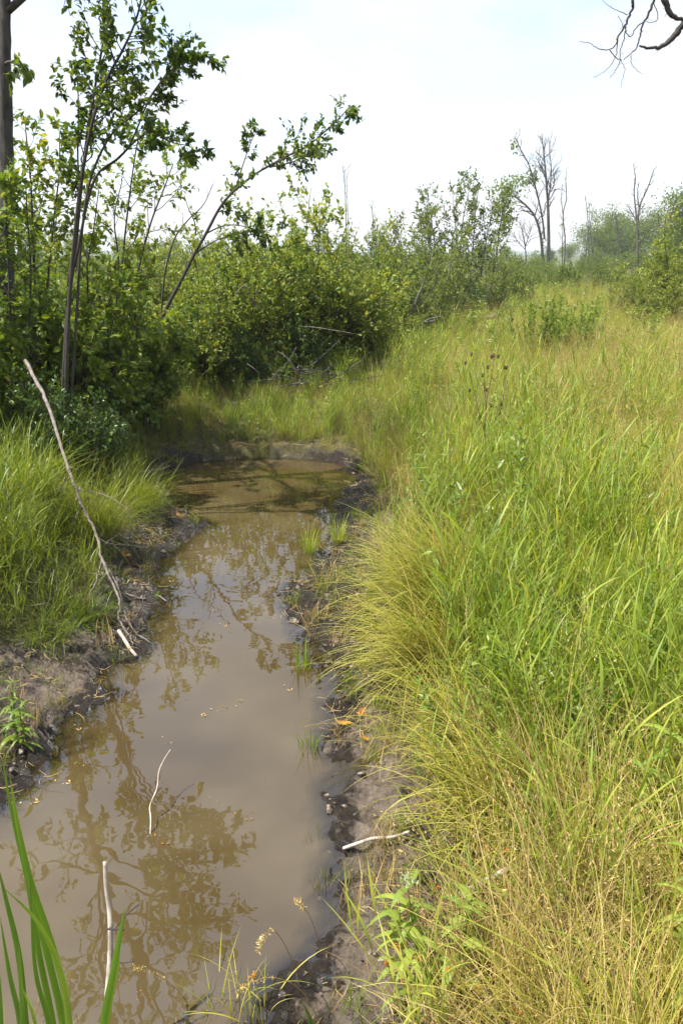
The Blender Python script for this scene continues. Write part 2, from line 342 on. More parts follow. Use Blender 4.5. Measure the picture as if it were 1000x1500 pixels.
def height(x, y, d=None, fine=True):
    x = np.asarray(x, float); y = np.asarray(y, float)
    if d is None: d = sdist(x, y, WP)
    d = d + (fbm(x * 4, y * 4, 3, 3) - .5) * .10
    left = sstep(0.15, -.15, x - chan_x(y)); far = sstep(7.3, 7.9, y)
    hr = .035 * sstep(0, .12, d) + .09 * sstep(.1, .55, d) + .20 * sstep(.4, 1.5, d)
    hl = .05 * sstep(0, .10, d) + .12 * sstep(.1, .45, d) + .22 * sstep(.35, .95, d)
    hf = .11 * sstep(0, .07, d) + .08 * sstep(.08, .8, d) + .12 * sstep(.6, 2.0, d)
    h = hr * (1 - left) + hl * left; h = h * (1 - far) + hf * far
    h = np.where(d < 0, -.20 * sstep(0, .55, -d) - .05 * sstep(0, .1, -d), h)
    h = h + (fbm(x * .25, y * .25, 11, 3) - .5) * .25 * sstep(2.0, 8, d) + sstep(30, 300, y) * 1.0 * 0
    if fine:
        k = sstep(-.35, .02, d) * (1 - .6 * sstep(1.0, 2.2, d)); k = k * sstep(14, 9, y)
        b = fbm(x * 9, y * 9, 21, 4); c = np.abs(fbm(x * 17, y * 17, 31, 3) - .5) * 2
        h = h + k * ((b - .5) * .10 + (c - .3) * .045 + (np.abs(fbm(x * 30, y * 30, 41, 3) - .5) - .15) * .07)
    return h

def axis(a, b, step, lo, hi, g=1.13):
    c = list(np.arange(a, b, step)); s = step; x = a; L = []
    while x > lo: s *= g; x -= s; L.append(x)
    s = step; x = c[-1]; H = []
    while x < hi: s *= g; x += s; H.append(x)
    return np.array(L[::-1] + c + H)
gx = axis(-2.6, 1.3, .015, -2500, 2500); gy = axis(1.2, 4.6, .015, -60, 1e9 and 4.7, 1.13)
gy = np.concatenate([axis(1.2, 4.6, .015, -60, 4.55), np.arange(4.66, 9.2, .026)]);
gy = np.unique(np.round(gy, 4)); s = .03; t = gy[-1]; ex = []
while t < 3500: s *= 1.12; t += s; ex.append(t)
gy = np.concatenate([gy, ex])
GX, GY = np.meshgrid(gx, gy); D = sdist(GX, GY, WP); DM = sdist(GX, GY, MP)
GZ = height(GX, GY, D)
U, Vv = proj(np.stack([GX, GY, GZ], -1)); ok = GY > .8
def blob(u, v, cu, cv, ru, rv): return np.exp(-(((u - cu) / ru) ** 2 + ((v - cv) / rv) ** 2))
wetA = sstep(.25, 0, D)
dryA = .25 + .6 * blob(U, Vv, 540, 1280, 80, 260) + .55 * blob(U, Vv, 105, 985, 70, 45) + .45 * blob(U, Vv, 40, 1090, 50, 50) + .55 * blob(U, Vv, 520, 1150, 45, 110) + .6 * blob(U, Vv, 470, 1420, 70, 120) + .5 * blob(U, Vv, 560, 1330, 60, 60) + .45 * blob(U, Vv, 590, 760, 40, 40) + .3 * blob(U, Vv, 200, 900, 40, 40)
dryA = np.where(ok, dryA, .3) * (.15 + .85 * sstep(.01, .16, D)) - .35 * blob(U, Vv, 480, 870, 70, 110) - .3 * blob(U, Vv, 220, 830, 70, 70) - .3 * sstep(760, 700, Vv)
vegA = sstep(-.10, .18, DM)
nx, ny = len(gx), len(gy); idx = np.arange(nx * ny).reshape(ny, nx)
F = np.stack([idx[:-1, :-1], idx[:-1, 1:], idx[1:, 1:], idx[1:, :-1]], -1).reshape(-1, 4)
mb = MB(); mb.add(np.stack([GX, GY, GZ], -1).reshape(-1, 3), F)
mb.obj('ground', M['ground'], kind='structure', extra={'wet': wetA.ravel(), 'dry': dryA.ravel(), 'veg': vegA.ravel(), 'far': sstep(9, 22, GY).ravel()})
# water sheet, grid cells that lie near or inside the pool
wx = np.arange(-3.2, 1.0, .035); wy = np.arange(.2, 8.6, .035); WX, WY = np.meshgrid(wx, wy); WD = sdist(WX, WY, WP)
dpt = -height(WX, WY, WD)
idx = np.arange(len(wx) * len(wy)).reshape(len(wy), len(wx))
F = np.stack([idx[:-1, :-1], idx[:-1, 1:], idx[1:, 1:], idx[1:, :-1]], -1).reshape(-1, 4)
keep = (WD[:-1, :-1] < .16).ravel(); F = F[keep]; used = np.unique(F); rm = np.zeros(WX.size, int); rm[used] = np.arange(len(used))
mb = MB(); mb.add(np.stack([WX, WY, WX * 0], -1).reshape(-1, 3)[used], rm[F])
mb.obj('water', M['water'], kind='structure', extra={'depth': np.clip(dpt, 0, 1).ravel()[used]})

# far hill line
hx = np.linspace(-1800, 1800, 160); mb = MB(); top = 1 + 9 * fbm(hx * .004, hx * 0, 5, 4); V = []; rows = 6
for k in range(rows):
    f = k / (rows - 1); V.append(np.stack([hx, 900 + 300 * f + 0 * hx, top * math.sin(f * math.pi / 2)], -1))
V = np.concatenate(V); idx = np.arange(len(V)).reshape(rows, -1)
mb.add(V, np.stack([idx[:-1, :-1], idx[:-1, 1:], idx[1:, 1:], idx[1:, :-1]], -1).reshape(-1, 4)); mb.obj('hills', M['hill'], kind='structure')

# thin summer haze over the marsh
hb = MB(); X0, X1, Y0, Y1, Z0, Z1 = -2700, 2700, -150, 4200, -2.0, 14.0
hb.add([[X0, Y0, Z0], [X1, Y0, Z0], [X1, Y1, Z0], [X0, Y1, Z0], [X0, Y0, Z1], [X1, Y0, Z1], [X1, Y1, Z1], [X0, Y1, Z1]], np.array([[3, 2, 1, 0], [4, 5, 6, 7], [0, 1, 5, 4], [1, 2, 6, 5], [2, 3, 7, 6], [3, 0, 4, 7]]))
m, n, o = mat('haze'); pv = n.nodes.new('ShaderNodeVolumePrincipled'); pv.inputs['Color'].default_value = (.88, .93, 1, 1); pv.inputs['Density'].default_value = .0006
n.links.new(pv.outputs[0], o.inputs['Volume']); hb.obj('haze', m, smooth=False, kind='stuff')

# ------------------------------------------------------------------ scatter helper (for uncountable stuff only)
def scatter(name, templates, P, rot, scl, idx, label=None):
    col = bpy.data.collections.new(name + '_kinds')
    for k, me in enumerate(templates):
        o = bpy.data.objects.new('%s_kind_%02d' % (name, k), me); col.objects.link(o)
    me = bpy.data.meshes.new(name); P = np.asarray(P, np.float32); me.vertices.add(len(P)); me.vertices.foreach_set('co', P.ravel())
    a = me.attributes.new('rot', 'FLOAT_VECTOR', 'POINT'); a.data.foreach_set('vector', np.asarray(rot, np.float32).ravel())
    a = me.attributes.new('scl', 'FLOAT', 'POINT'); a.data.foreach_set('value', np.asarray(scl, np.float32))
    a = me.attributes.new('idx', 'INT', 'POINT'); a.data.foreach_set('value', np.asarray(idx, np.int32))
    ng = bpy.data.node_groups.new(name, 'GeometryNodeTree')
    ng.interface.new_socket('Geometry', in_out='INPUT', socket_type='NodeSocketGeometry'); ng.interface.new_socket('Geometry', in_out='OUTPUT', socket_type='NodeSocketGeometry')
    gi = ng.nodes.new('NodeGroupInput'); go = ng.nodes.new('NodeGroupOutput'); ip = ng.nodes.new('GeometryNodeInstanceOnPoints')
    ci = ng.nodes.new('GeometryNodeCollectionInfo'); ci.inputs[0].default_value = col; ci.inputs[1].default_value = True; ci.inputs[2].default_value = True
    def na(nm, ty):
        q = ng.nodes.new('GeometryNodeInputNamedAttribute'); q.data_type = ty; q.inputs[0].default_value = nm
        return next(s for s in q.outputs if s.enabled and s.name == 'Attribute')
    er = ng.nodes.new('FunctionNodeEulerToRotation')
    L = ng.links.new; L(gi.outputs[0], ip.inputs['Points']); L(ci.outputs[0], ip.inputs['Instance']); ip.inputs['Pick Instance'].default_value = True
    L(na('idx', 'INT'), ip.inputs['Instance Index']); L(na('rot', 'FLOAT_VECTOR'), er.inputs[0]); L(er.outputs[0], ip.inputs['Rotation']); L(na('scl', 'FLOAT'), ip.inputs['Scale'])
    L(ip.outputs[0], go.inputs[0])
    o = bpy.data.objects.new(name, me); SC.collection.objects.link(o); md = o.modifiers.new('scatter', 'NODES'); md.node_group = ng
    o['kind'] = 'stuff'
    if label: o['label'] = label
    return o

# ------------------------------------------------------------------ blades
def blades(mb, base, az, lean, L, w, curve, seg=5, var=None, twist=.4, fold=False):
    """ribbons that rise and bend over; every argument an array over blades"""
    m = len(base); az, lean, L, w, curve = [np.broadcast_to(a, (m,)).astype(float) for a in (az, lean, L, w, curve)]
    var = rng.random(m) if var is None else np.broadcast_to(var, (m,))
    H = np.stack([np.cos(az), np.sin(az), 0 * az], -1); t = np.linspace(0, 1, seg + 1)
    th = lean[:, None] + curve[:, None] * t[None] ** 1.5        # angle from vertical along the blade
    ds = L[:, None] / seg; thm = (th[:, 1:] + th[:, :-1]) / 2
    r = np.concatenate([np.zeros((m, 1)), np.cumsum(np.sin(thm) * ds, 1)], 1); z = np.concatenate([np.zeros((m, 1)), np.cumsum(np.cos(thm) * ds, 1)], 1)
    C = base[:, None, :] + H[:, None] * r[..., None] + np.array([0, 0, 1.0]) * z[..., None]
    sa = az[:, None] + math.pi / 2 + (rng.random(m)[:, None] - .5) * 2 * twist + (rng.random(m)[:, None] - .5) * 1.6 * t[None]
    S = np.stack([np.cos(sa), np.sin(sa), 0 * sa], -1)
    wt = w[:, None] * .5 * np.minimum(1, np.minimum(.55 + 2 * t, 1.02 * (1 - t ** 2.2) + .03))[None]
    A = C - S * wt[..., None]; B = C + S * wt[..., None]
    V = np.stack([A, B], 2).reshape(m, -1, 3); k = 2 * (seg + 1)
    q = np.array([[2 * i, 2 * i + 1, 2 * i + 3, 2 * i + 2] for i in range(seg)])
    F = (q[None] + (np.arange(m) * k)[:, None, None]).reshape(-1, 4)
    mb.add(V.reshape(-1, 3), F, np.repeat(var, k), np.tile(np.repeat(t, 2), m))
    return C
def disc(m, r): a = rng.random(m) * 6.283; q = r * np.sqrt(rng.random(m)); return np.stack([q * np.cos(a), q * np.sin(a), 0 * q], -1)

def tuft_fine(n=60, L=.42, w=.0028, r=.09, curve=.9, matk='fine'):
    mb = MB(); b = disc(n, r); az = np.arctan2(b[:, 1], b[:, 0]) + rng.normal(0, .9, n)
    ln = np.where(rng.random(n) < .22, rng.uniform(.4, 1.2, n), np.abs(rng.normal(.12, .16, n)))
    blades(mb, b, az, ln, L * (.4 + .75 * rng.random(n)), w * (.6 + .9 * rng.random(n)), curve * (.1 + 1.5 * rng.random(n)), 6, twist=.9)
    return mb.mesh('tuft', M[matk], True)
def tuft_mix(n=42, L=.45, w=.003, matk='fine', dryn=12):
    mb = MB(); b = disc(n, .1); az = rng.random(n) * 6.28
    blades(mb, b, az, np.abs(rng.normal(.15, .15, n)), L * (.45 + .65 * rng.random(n)), w * (.7 + .8 * rng.random(n)), 1.1 * (.3 + rng.random(n)), 5)
    me = mb.mesh('tuft', M[matk], True); return me
def tuft_leafy(stems=6, L=.55, w=.0075, matk='lush'):
    mb = MB(); b = disc(stems, .08); az = rng.random(stems) * 6.28; ln = np.abs(rng.normal(.08, .08, stems))
    C = blades(mb, b, az, ln, L * (.7 + .5 * rng.random(stems)), .0035, .35, 6, twist=1)
    bb, aa, LL = [], [], []
    for s in range(stems):
        a0 = rng.random() * 6.28
        for k in range(7):
            f = .15 + .8 * k / 6; i = f * 6; j = int(i); j = min(j, 5); q = C[s, j] + (C[s, j + 1] - C[s, j]) * (i - j)
            bb.append(q); aa.append(a0 + k * 2.6 + rng.normal(0, .4)); LL.append(L * (.28 + .25 * rng.random()) * (1.15 - .45 * f))
    m = len(bb); blades(mb, np.array(bb), np.array(aa), np.abs(rng.normal(.4, .15, m)), np.array(LL), w * (.6 + .6 * rng.random(m)), 1.0 * (.2 + rng.random(m)), 5, twist=.25)
    return mb.mesh('tuft', M[matk], True)
def tuft_panicle(stems=9, L=.7):
    mb = MB(); b = disc(stems, .1); az = rng.random(stems) * 6.28
    C = blades(mb, b, az, np.abs(rng.normal(.1, .08, stems)), L * (.6 + .5 * rng.random(stems)), .0018, .5, 6, twist=1)
    P = []; Dd = []
    for s in range(stems):
        for k in range(26):
            f = .72 + .28 * rng.random(); i = f * 6; j = min(int(i), 5); q = C[s, j] + (C[s, j + 1] - C[s, j]) * (i - j)
            sp_ = .03 * (1.15 - f) / .3; P.append(q + rng.normal(0, sp_, 3)); Dd.append((C[s, 6] - C[s, 5]) * 20 + rng.normal(0, .3, 3))
    put_leaves(mb, P, Dd, .011, LEAFN_V * np.array([.8, 1, 1]), LEAF4_F, 0, .2)
    return mb.mesh('tuft', M['panicle'], True)
def tuft_dry(n=36, L=.32, flat=1.1):
    mb = MB(); b = disc(n, .12); blades(mb, b, rng.random(n) * 6.28, np.abs(rng.normal(flat * .6, .4, n)), L * (.4 + .9 * rng.random(n)), .0026 * (.6 + .8 * rng.random(n)), rng.normal(.5, .6, n), 4, twist=1)
    return mb.mesh('tuft', M['dry'], True)
def tuft_forb(stems=3, L=.38, leaf=.055, matk='forb', tv=LEAFN_V):
    mb = MB(); b = disc(stems, .06); C = blades(mb, b, rng.random(stems) * 6.28, .1, L * (.6 + .6 * rng.random(stems)), .004, .3, 6, twist=1)
    P = []; Dd = []
    for s in range(stems):
        a0 = rng.random() * 6.28
        for k in range(14):
            f = .2 + .78 * k / 13; i = f * 6; j = min(int(i), 5); q = C[s, j] + (C[s, j + 1] - C[s, j]) * (i - j)
            for w_ in (0, math.pi):
                a = a0 + k * 1.57 + w_; P.append(q); Dd.append([math.cos(a), math.sin(a), .5])
    put_leaves(mb, P, Dd, leaf, tv, LEAF4_F, .15, 1.2); return mb.mesh('tuft', M[matk], True)
def tuft_short(n=26, L=.07, w=.002, matk='moss'):
    mb = MB(); b = disc(n, .04); blades(mb, b, rng.random(n) * 6.28, np.abs(rng.normal(.3, .3, n)), L * (.4 + .8 * rng.random(n)), w, .8 * rng.random(n), 3, twist=1)
    return mb.mesh('tuft', M[matk], True)

T_fine = [tuft_fine() for _ in range(4)] + [tuft_fine(50, .5, .003, .1, 1.3) for _ in range(2)]
T_lush = [tuft_leafy() for _ in range(4)] + [tuft_fine(36, .55, .0055, .08, .9, 'lush') for _ in range(3)]
T_pan = [tuft_panicle() for _ in range(4)]
T_dry = [tuft_dry() for _ in range(3)] + [tuft_dry(26, .5, .35) for _ in range(2)]
T_forb = [tuft_forb(3, .38, .042) for _ in range(2)] + [tuft_forb(3, .5, .05) for _ in range(2)]
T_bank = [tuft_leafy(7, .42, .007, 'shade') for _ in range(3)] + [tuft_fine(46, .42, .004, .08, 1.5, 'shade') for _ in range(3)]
T_short = [tuft_short() for _ in range(2)] + [tuft_short(18, .13, .0024, 'shade'), tuft_short(20, .10, .002, 'dry'), tuft_short(14, .05, .005, 'forb')]
T_far = [tuft_fine(70, .5, .009, .3, .8), tuft_fine(70, .55, .010, .3, .8, 'lush'), tuft_fine(60, .45, .009, .3, .9), tuft_forb(9, .55, .07), tuft_panicle(14, .75)]
T_farp = [tuft_panicle(12, .75)]

# candidate points: density per m2 falls off with distance
def cands(n_per, x0, x1, y0, y1):
    m = int(n_per * (x1 - x0) * (y1 - y0)); return np.stack([x0 + (x1 - x0) * rng.random(m), y0 + (y1 - y0) * rng.random(m)], -1)
def visible(P, pad=120):
    P3 = np.concatenate([P, np.full((len(P), 1), .5)], 1); u, v = proj(P3); d = P[:, 1] * cp + 1.4 * sp
    return (u > -pad) & (u < 1000 + pad) & (d > .2)
def cand_all(k):
    out = []
    for y0, y1, dn in ((.45, 3, 1.0), (3, 6, .8), (6, 10, .5), (10, 18, .26), (18, 34, .12)):
        w = y1 * .55 + 1; P = cands(dn * k, -w, w, y0, y1); out.append(P[visible(P)])
    return np.concatenate(out)
def place(name, T, k, weight, smin=.75, smax=1.2, tilt=.12, zoff=-.01, edge=True):
    P = cand_all(k); x, y = P[:, 0], P[:, 1]; d = sdist(x, y, WP); dm = sdist(x, y, MP); z = height(x, y, d)
    u, v = proj(np.stack([x, y, z + .25], -1))
    w = weight(x, y, d, dm, u, v); kp = rng.random(len(P)) < w; x, y, z, dm = x[kp], y[kp], z[kp], dm[kp]; m = len(x)
    rot = np.stack([rng.normal(0, tilt, m), rng.normal(0, tilt, m), rng.random(m) * 6.283], -1)
    s = (smin + (smax - smin) * rng.random(m)) * (np.clip(.55 + dm * 1.2, .45, 1) if edge else 1.0) * (.68 + .6 * fbm(x * 1.6, y * 1.6, 91, 3)) * (1 - .42 * sstep(7.5, 7.8, y) * sstep(11, 9.5, y) * sstep(1.0, .2, x))
    return scatter(name, T, np.stack([x, y, z + zoff], -1), rot, s, rng.integers(0, len(T), m))
CX = lambda x, y: x - chan_x(y)
G = lambda dm, a=-.02, b=.15: sstep(a, b, dm)
NZ = lambda x, y, s, f=.8: sstep(.35, .65, fbm(x * f, y * f, s, 3))
right = lambda x, y: ((CX(x, y) > 0) | (y > 8.2)) * 1.0
def near_bush(x, y): return sstep(9.6, 10.6, y) * sstep(1.3, .5, x - .12 * (y - 10)) 
def w_fine(x, y, d, dm, u, v):
    r = right(x, y); return G(dm) * r * (1 - .8 * blob(u, v, 625, 930, 75, 130)) * (.35 + .45 * NZ(x, y, 1)) * (1 - .75 * blob(u, v, 820, 900, 190, 190)) * (1 - .6 * blob(u, v, 900, 1330, 130, 120)) * (1 - near_bush(x, y))
def w_lush(x, y, d, dm, u, v):
    r = right(x, y); return G(dm) * r * (1 - .85 * blob(u, v, 625, 930, 75, 130)) * np.clip(.08 + .25 * sstep(7.7, 8.2, y) * sstep(12, 10, y) + 1.1 * blob(u, v, 820, 880, 210, 200) + .45 * blob(u, v, 730, 640, 60, 60) + .55 * NZ(x, y, 5, 1.3) * (v < 1150) + .4 * blob(u, v, 500, 620, 120, 40), 0, 1)
def w_pan(x, y, d, dm, u, v):
    r = right(x, y); return G(dm) * r * np.clip(.08 + .6 * blob(u, v, 620, 660, 90, 90) + 1.2 * blob(u, v, 880, 580, 220, 100) + .5 * blob(u, v, 900, 480, 200, 40) + .5 * blob(u, v, 800, 1350, 200, 150) + .25 * blob(u, v, 660, 1120, 100, 100), 0, 1) * (1 - .9 * blob(u, v, 820, 880, 190, 150))
def w_dry(x, y, d, dm, u, v):
    r = right(x, y); return sstep(-.12, .1, dm) * r * np.clip(.32 + .9 * blob(u, v, 880, 1330, 200, 170) + .5 * blob(u, v, 700, 1400, 120, 120) + .8 * blob(u, v, 640, 1130, 70, 120) + .6 * blob(u, v, 590, 765, 40, 40) + .4 * blob(u, v, 620, 680, 80, 60) + .7 * blob(u, v, 900, 590, 180, 90) + .3 * blob(u, v, 850, 470, 200, 30), 0, 1) * (1 - .7 * blob(u, v, 820, 880, 170, 150))
def w_forb(x, y, d, dm, u, v):
    r = right(x, y); return G(dm, .05, .3) * r * (.12 + .45 * NZ(x, y, 9, 1.2) + .3 * blob(u, v, 900, 1100, 120, 120)) * (y < 30) * (y > 2.3) * np.where(y > 5, 1.6, .8)
def w_bank(x, y, d, dm, u, v):
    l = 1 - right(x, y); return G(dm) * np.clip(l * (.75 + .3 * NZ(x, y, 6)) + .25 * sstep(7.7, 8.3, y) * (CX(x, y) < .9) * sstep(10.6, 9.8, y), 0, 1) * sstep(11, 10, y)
def w_short(x, y, d, dm, u, v):
    return sstep(.0, .08, d) * sstep(.15, -.05, dm) * sstep(.42, .62, fbm(x * 6, y * 6, 77, 3)) * .8
place('fine_grass', T_fine, 120, w_fine)
place('lush_grass', T_lush, 100, w_lush)
place('panicle_grass', T_pan, 60, w_pan)
place('dry_grass', T_dry, 85, w_dry)
place('ground_cover', T_forb, 40, w_forb)
place('bank_grass', T_bank, 110, w_bank)
place('moss_sprouts', T_short, 420, w_short, .5, 1.5, zoff=0, edge=False)
# farther meadow in broader strokes
P = cands(7, -14, 24, 12, 45); kp = visible(P) & ~((P[:, 0] < .05 * P[:, 1]) ); P = P[kp]; m = len(P)
scatter('far_meadow_grass', T_far, np.stack([P[:, 0], P[:, 1], height(P[:, 0], P[:, 1], fine=False)], -1), np.stack([0 * P[:, 0], 0 * P[:, 0], rng.random(m) * 6.28], -1), .7 + .6 * rng.random(m), rng.integers(0, 5, m))

# clods and litter on the mud
def clod(seed):
    import bmesh
    bm = bmesh.new(); bmesh.ops.create_icosphere(bm, subdivisions=2, radius=1)
    r_ = np.random.default_rng(seed)
    for v in bm.verts:
        c = v.co; k = 1 + .8 * (float(fbm(np.array([c.x * 1.7 + seed]), np.array([c.y * 1.7 + c.z * 2.3]), seed, 3)[0]) - .5) * 2 + r_.normal(0, .05)
        v.co = Vector((c.x * k, c.y * k * .8, c.z * k * .55))
    me = bpy.data.meshes.new('clod'); bm.to_mesh(me); bm.free(); me.materials.append(M['clod']); return me
P = cands(1300, -2.4, 1.2, 1.2, 8.4); d = sdist(P[:, 0], P[:, 1], WP); dm = sdist(P[:, 0], P[:, 1], MP)
w = sstep(-.07, .0, d) * sstep(.2, -.02, dm) * sstep(.42, .6, fbm(P[:, 0] * 4, P[:, 1] * 4, 55, 3)); kp = rng.random(len(P)) < w * .4; P = P[kp]; m = len(P)
scatter('mud_clods', [clod(k) for k in range(4)], np.stack([P[:, 0], P[:, 1], height(P[:, 0], P[:, 1]) - .002], -1), rng.normal(0, .6, (m, 3)) + np.array([0, 0, 3]), .004 + .016 * rng.random(m) ** 2.5, rng.integers(0, 4, m))
def litter():
    mb = MB()
    for k in range(14):
        b = disc(1, .12)[0] + [0, 0, .008]; a = rng.random() * 6.28; tube(mb, wander(b, [math.cos(a), math.sin(a), 0], .015 + .07 * rng.random() ** 1.5, 3, .22), [.0012, .0012, .001, .0006], 4, rng.random())
    return mb.mesh('litter', M['dry'], True)
P = cands(60, -2.6, 1.3, 1.2, 8.6); d = sdist(P[:, 0], P[:, 1], WP); dm = sdist(P[:, 0], P[:, 1], MP); kp = (d > .02) & (dm < .25) & (rng.random(len(P)) < .55); P = P[kp]; m = len(P)
scatter('straw_litter', [litter() for _ in range(3)], np.stack([P[:, 0], P[:, 1], height(P[:, 0], P[:, 1])], -1), np.stack([0 * P[:, 0], 0 * P[:, 0], rng.random(m) * 6.28], -1), .7 + .6 * rng.random(m), rng.integers(0, 3, m))
# flecks afloat: seeds, leaf bits
def fleck(k):
    mb = MB(); m_ = 5; put_leaves(mb, disc(m_, .05) + [0, 0, .003], np.stack([rng.normal(0, 1, m_), rng.normal(0, 1, m_), 0 * np.arange(m_)], -1), .006 + .004 * k, LEAF4_V * [1, 1, .2], LEAF4_F, 0, 9)
    return mb.mesh('fleck', M['dry'] if k % 2 == 0 else M['orange'], False)
P = cands(60, -2.6, 1.0, 1.2, 8.2); d = sdist(P[:, 0], P[:, 1], WP); kp = (d < -.02) & (rng.random(len(P)) < .12 + .7 * sstep(-.2, -.03, d) * NZ(P[:, 0], P[:, 1], 66, 2.5)); P = P[kp]; m = len(P)
scatter('floating_debris', [fleck(k) for k in range(3)], np.stack([P[:, 0], P[:, 1], 0 * P[:, 0]], -1), np.stack([0 * P[:, 0], 0 * P[:, 0], rng.random(m) * 6.28], -1), .5 + .6 * rng.random(m), rng.choice([0, 0, 2, 1], m))

# ------------------------------------------------------------------ woody plants
def gz(x, y): return float(height(np.array([x]), np.array([y]))[0])
def side_twigs(mbw, PL, P, r0, r1, t0, n, L, leafn, lv, spread=1.0, up=.15, sub=3, droop=0):
    """twigs along a stem path; leaves along the twigs go into the lists lv=(pos,dir)"""
    k = len(P) - 1
    for i in range(n):
        f = t0 + (1 - t0) * (i + rng.random()) / n; j = min(int(f * k), k - 1); q = P[j] + (P[j + 1] - P[j]) * (f * k - j)
        dr = norm(P[j + 1] - P[j]); a = norm(np.cross(dr, rng.normal(0, 1, 3))); d0 = norm(dr * .7 + a * spread)
        l = L * (.55 + .7 * rng.random()) * (1.15 - .5 * f); r = (r0 + (r1 - r0) * f) * .5
        Q = wander(q, d0, l, 5, .16, up - droop); tube(mbw, Q, np.linspace(r, r * .25, 6), 4)
        for s in range(sub):
            g_ = .25 + .75 * (s + rng.random()) / sub; jj = min(int(g_ * 5), 4); qq = Q[jj] + (Q[jj + 1] - Q[jj]) * (g_ * 5 - jj)
            dd = norm(norm(Q[jj + 1] - Q[jj]) + norm(np.cross(Q[jj + 1] - Q[jj], rng.normal(0, 1, 3))) * .9)
            S = wander(qq, dd, l * (.3 + .3 * rng.random()), 3, .2, up - droop); tube(mbw, S, np.linspace(r * .45, r * .15, 4), 3)
            for e in range(leafn):
                h = (e + .6 * rng.random()) / leafn * 3; jj2 = min(int(h), 2); lv[0].append(S[jj2] + (S[jj2 + 1] - S[jj2]) * (h - jj2)); lv[1].append(norm(norm(S[jj2 + 1] - S[jj2]) + rng.normal(0, .7, 3)))
        for e in range(leafn):
            h = 2.5 + (e + rng.random()) / leafn * 2.4; jj2 = min(int(h), 4); lv[0].append(Q[jj2] + (Q[jj2 + 1] - Q[jj2]) * (h - jj2)); lv[1].append(norm(norm(Q[jj2 + 1] - Q[jj2]) + rng.normal(0, .7, 3)))

def make_bush(H, Rr, stems, leaf, leafn, matk, tv=LEAF4_V, tf=LEAF4_F, low=.08, L=.5, tw=9, sub=3, r=.012, up=.12, lean=0.0):
    mw, ml = MB(), MB(); lv = ([], [])
    for s in range(stems):
        a = rng.random() * 6.283; o_ = Rr * .25 * rng.random(); b = np.array([o_ * math.cos(a), o_ * math.sin(a), -.05]); out_ = Rr * (.15 + .85 * rng.random()) / H
        a2 = a + rng.normal(0, .5); h = H * (.45 + .65 * rng.random() ** 1.3) * (1 - .25 * out_ * H / Rr)
        P = wander(b, [out_ * math.cos(a2) + lean, out_ * math.sin(a2), 1], h * 1.02, 7, .12, .03); rr = r * (.6 + .6 * rng.random())
        tube(mw, P, np.linspace(rr, rr * .25, 8), 5)
        side_twigs(mw, None, P, rr, rr * .3, low, tw, L, leafn, lv, 1.0, up, sub)
    put_leaves(ml, lv[0], lv[1], leaf, tv, tf, .15, .9)
    return mw.mesh('stems', M['twig']), ml.mesh('foliage', M[matk], False)
def plant_bush(name, label, cat, meshes, x, y, s=1.0, rz=None, group=None, sink=0.0):
    t = thing(name, label, cat, (x, y, gz(x, y) - sink), group, rng.random() * 6.28 if rz is None else rz); t.scale = (s, s, s)
    link('stems', meshes[0], t); link('foliage', meshes[1], t, kind='stuff'); return t

B_big = [make_bush(2.0, 1.0, 22, .058, 7, 'shrub', LEAF8_V, LEAF8_F, L=.42, tw=11, sub=4) for _ in range(2)]
B_mass = [make_bush(2.2, 1.3, 26, lf, ln, 'shrub', L=LL_, tw=12, sub=4) for lf, ln, LL_ in ((.062, 6, .5), (.05, 8, .42), (.07, 6, .58))]
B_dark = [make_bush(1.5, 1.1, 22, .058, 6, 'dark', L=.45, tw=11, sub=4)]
B_will = [make_bush(2.4, 1.2, 22, .064, 7, 'willow', LEAFN_V * [1.3, 1, 1], LEAF4_F, L=.45, tw=12, sub=4, low=.05) for _ in range(3)]
B_far = [make_bush(2.6, 1.8, 20, .12, 7, 'farleaf', L=.8, tw=9, sub=3, r=.02) for _ in range(2)] + [make_bush(2.6, 1.6, 18, .12, 7, 'willow', LEAFN_V, LEAF4_F, L=.8, tw=9, sub=3, r=.02)]

def bush_at(meshes, label, u, Y, topv, H0, cat='shrub', name='shrub', group='shrubs crowding the bank behind the pool', rz=None):
    x = aty(u, 500, Y)[0]; zt = aty(u, topv, Y)[2]; g0 = gz(x, Y); return plant_bush(name, label, cat, meshes, x, Y, max(.3, (zt - g0) / H0 / .93), rz, group)
def low_bush(meshes, label, u, Y, s, **k):
    x = aty(u, 500, Y)[0]; return plant_bush(k.get('name', 'shrub'), label, 'shrub', meshes, x, Y, s, k.get('rz'), k.get('group'))

# left bank, nearest first
gN = 'leafy shrubs on the near left bank'
bush_at(B_big[0], 'large-leaved green shrub around the foot of the grey tree trunk', 25, 6.6, 262, 2.0, group=gN)
bush_at(B_big[1], 'broad-leaved shrub filling the space right of the grey tree trunk', 118, 7.3, 290, 2.0, group=gN)
bush_at(B_big[0], 'bright-topped leafy shrub between the upright sapling and leaning sapling', 200, 8.4, 325, 2.0, group=gN, rz=2)
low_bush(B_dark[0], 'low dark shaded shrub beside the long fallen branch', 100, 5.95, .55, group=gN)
bush_at(B_mass[1], 'tall shrub behind the grey trunk at the picture edge', -40, 8.0, 250, 2.2, group=gN)
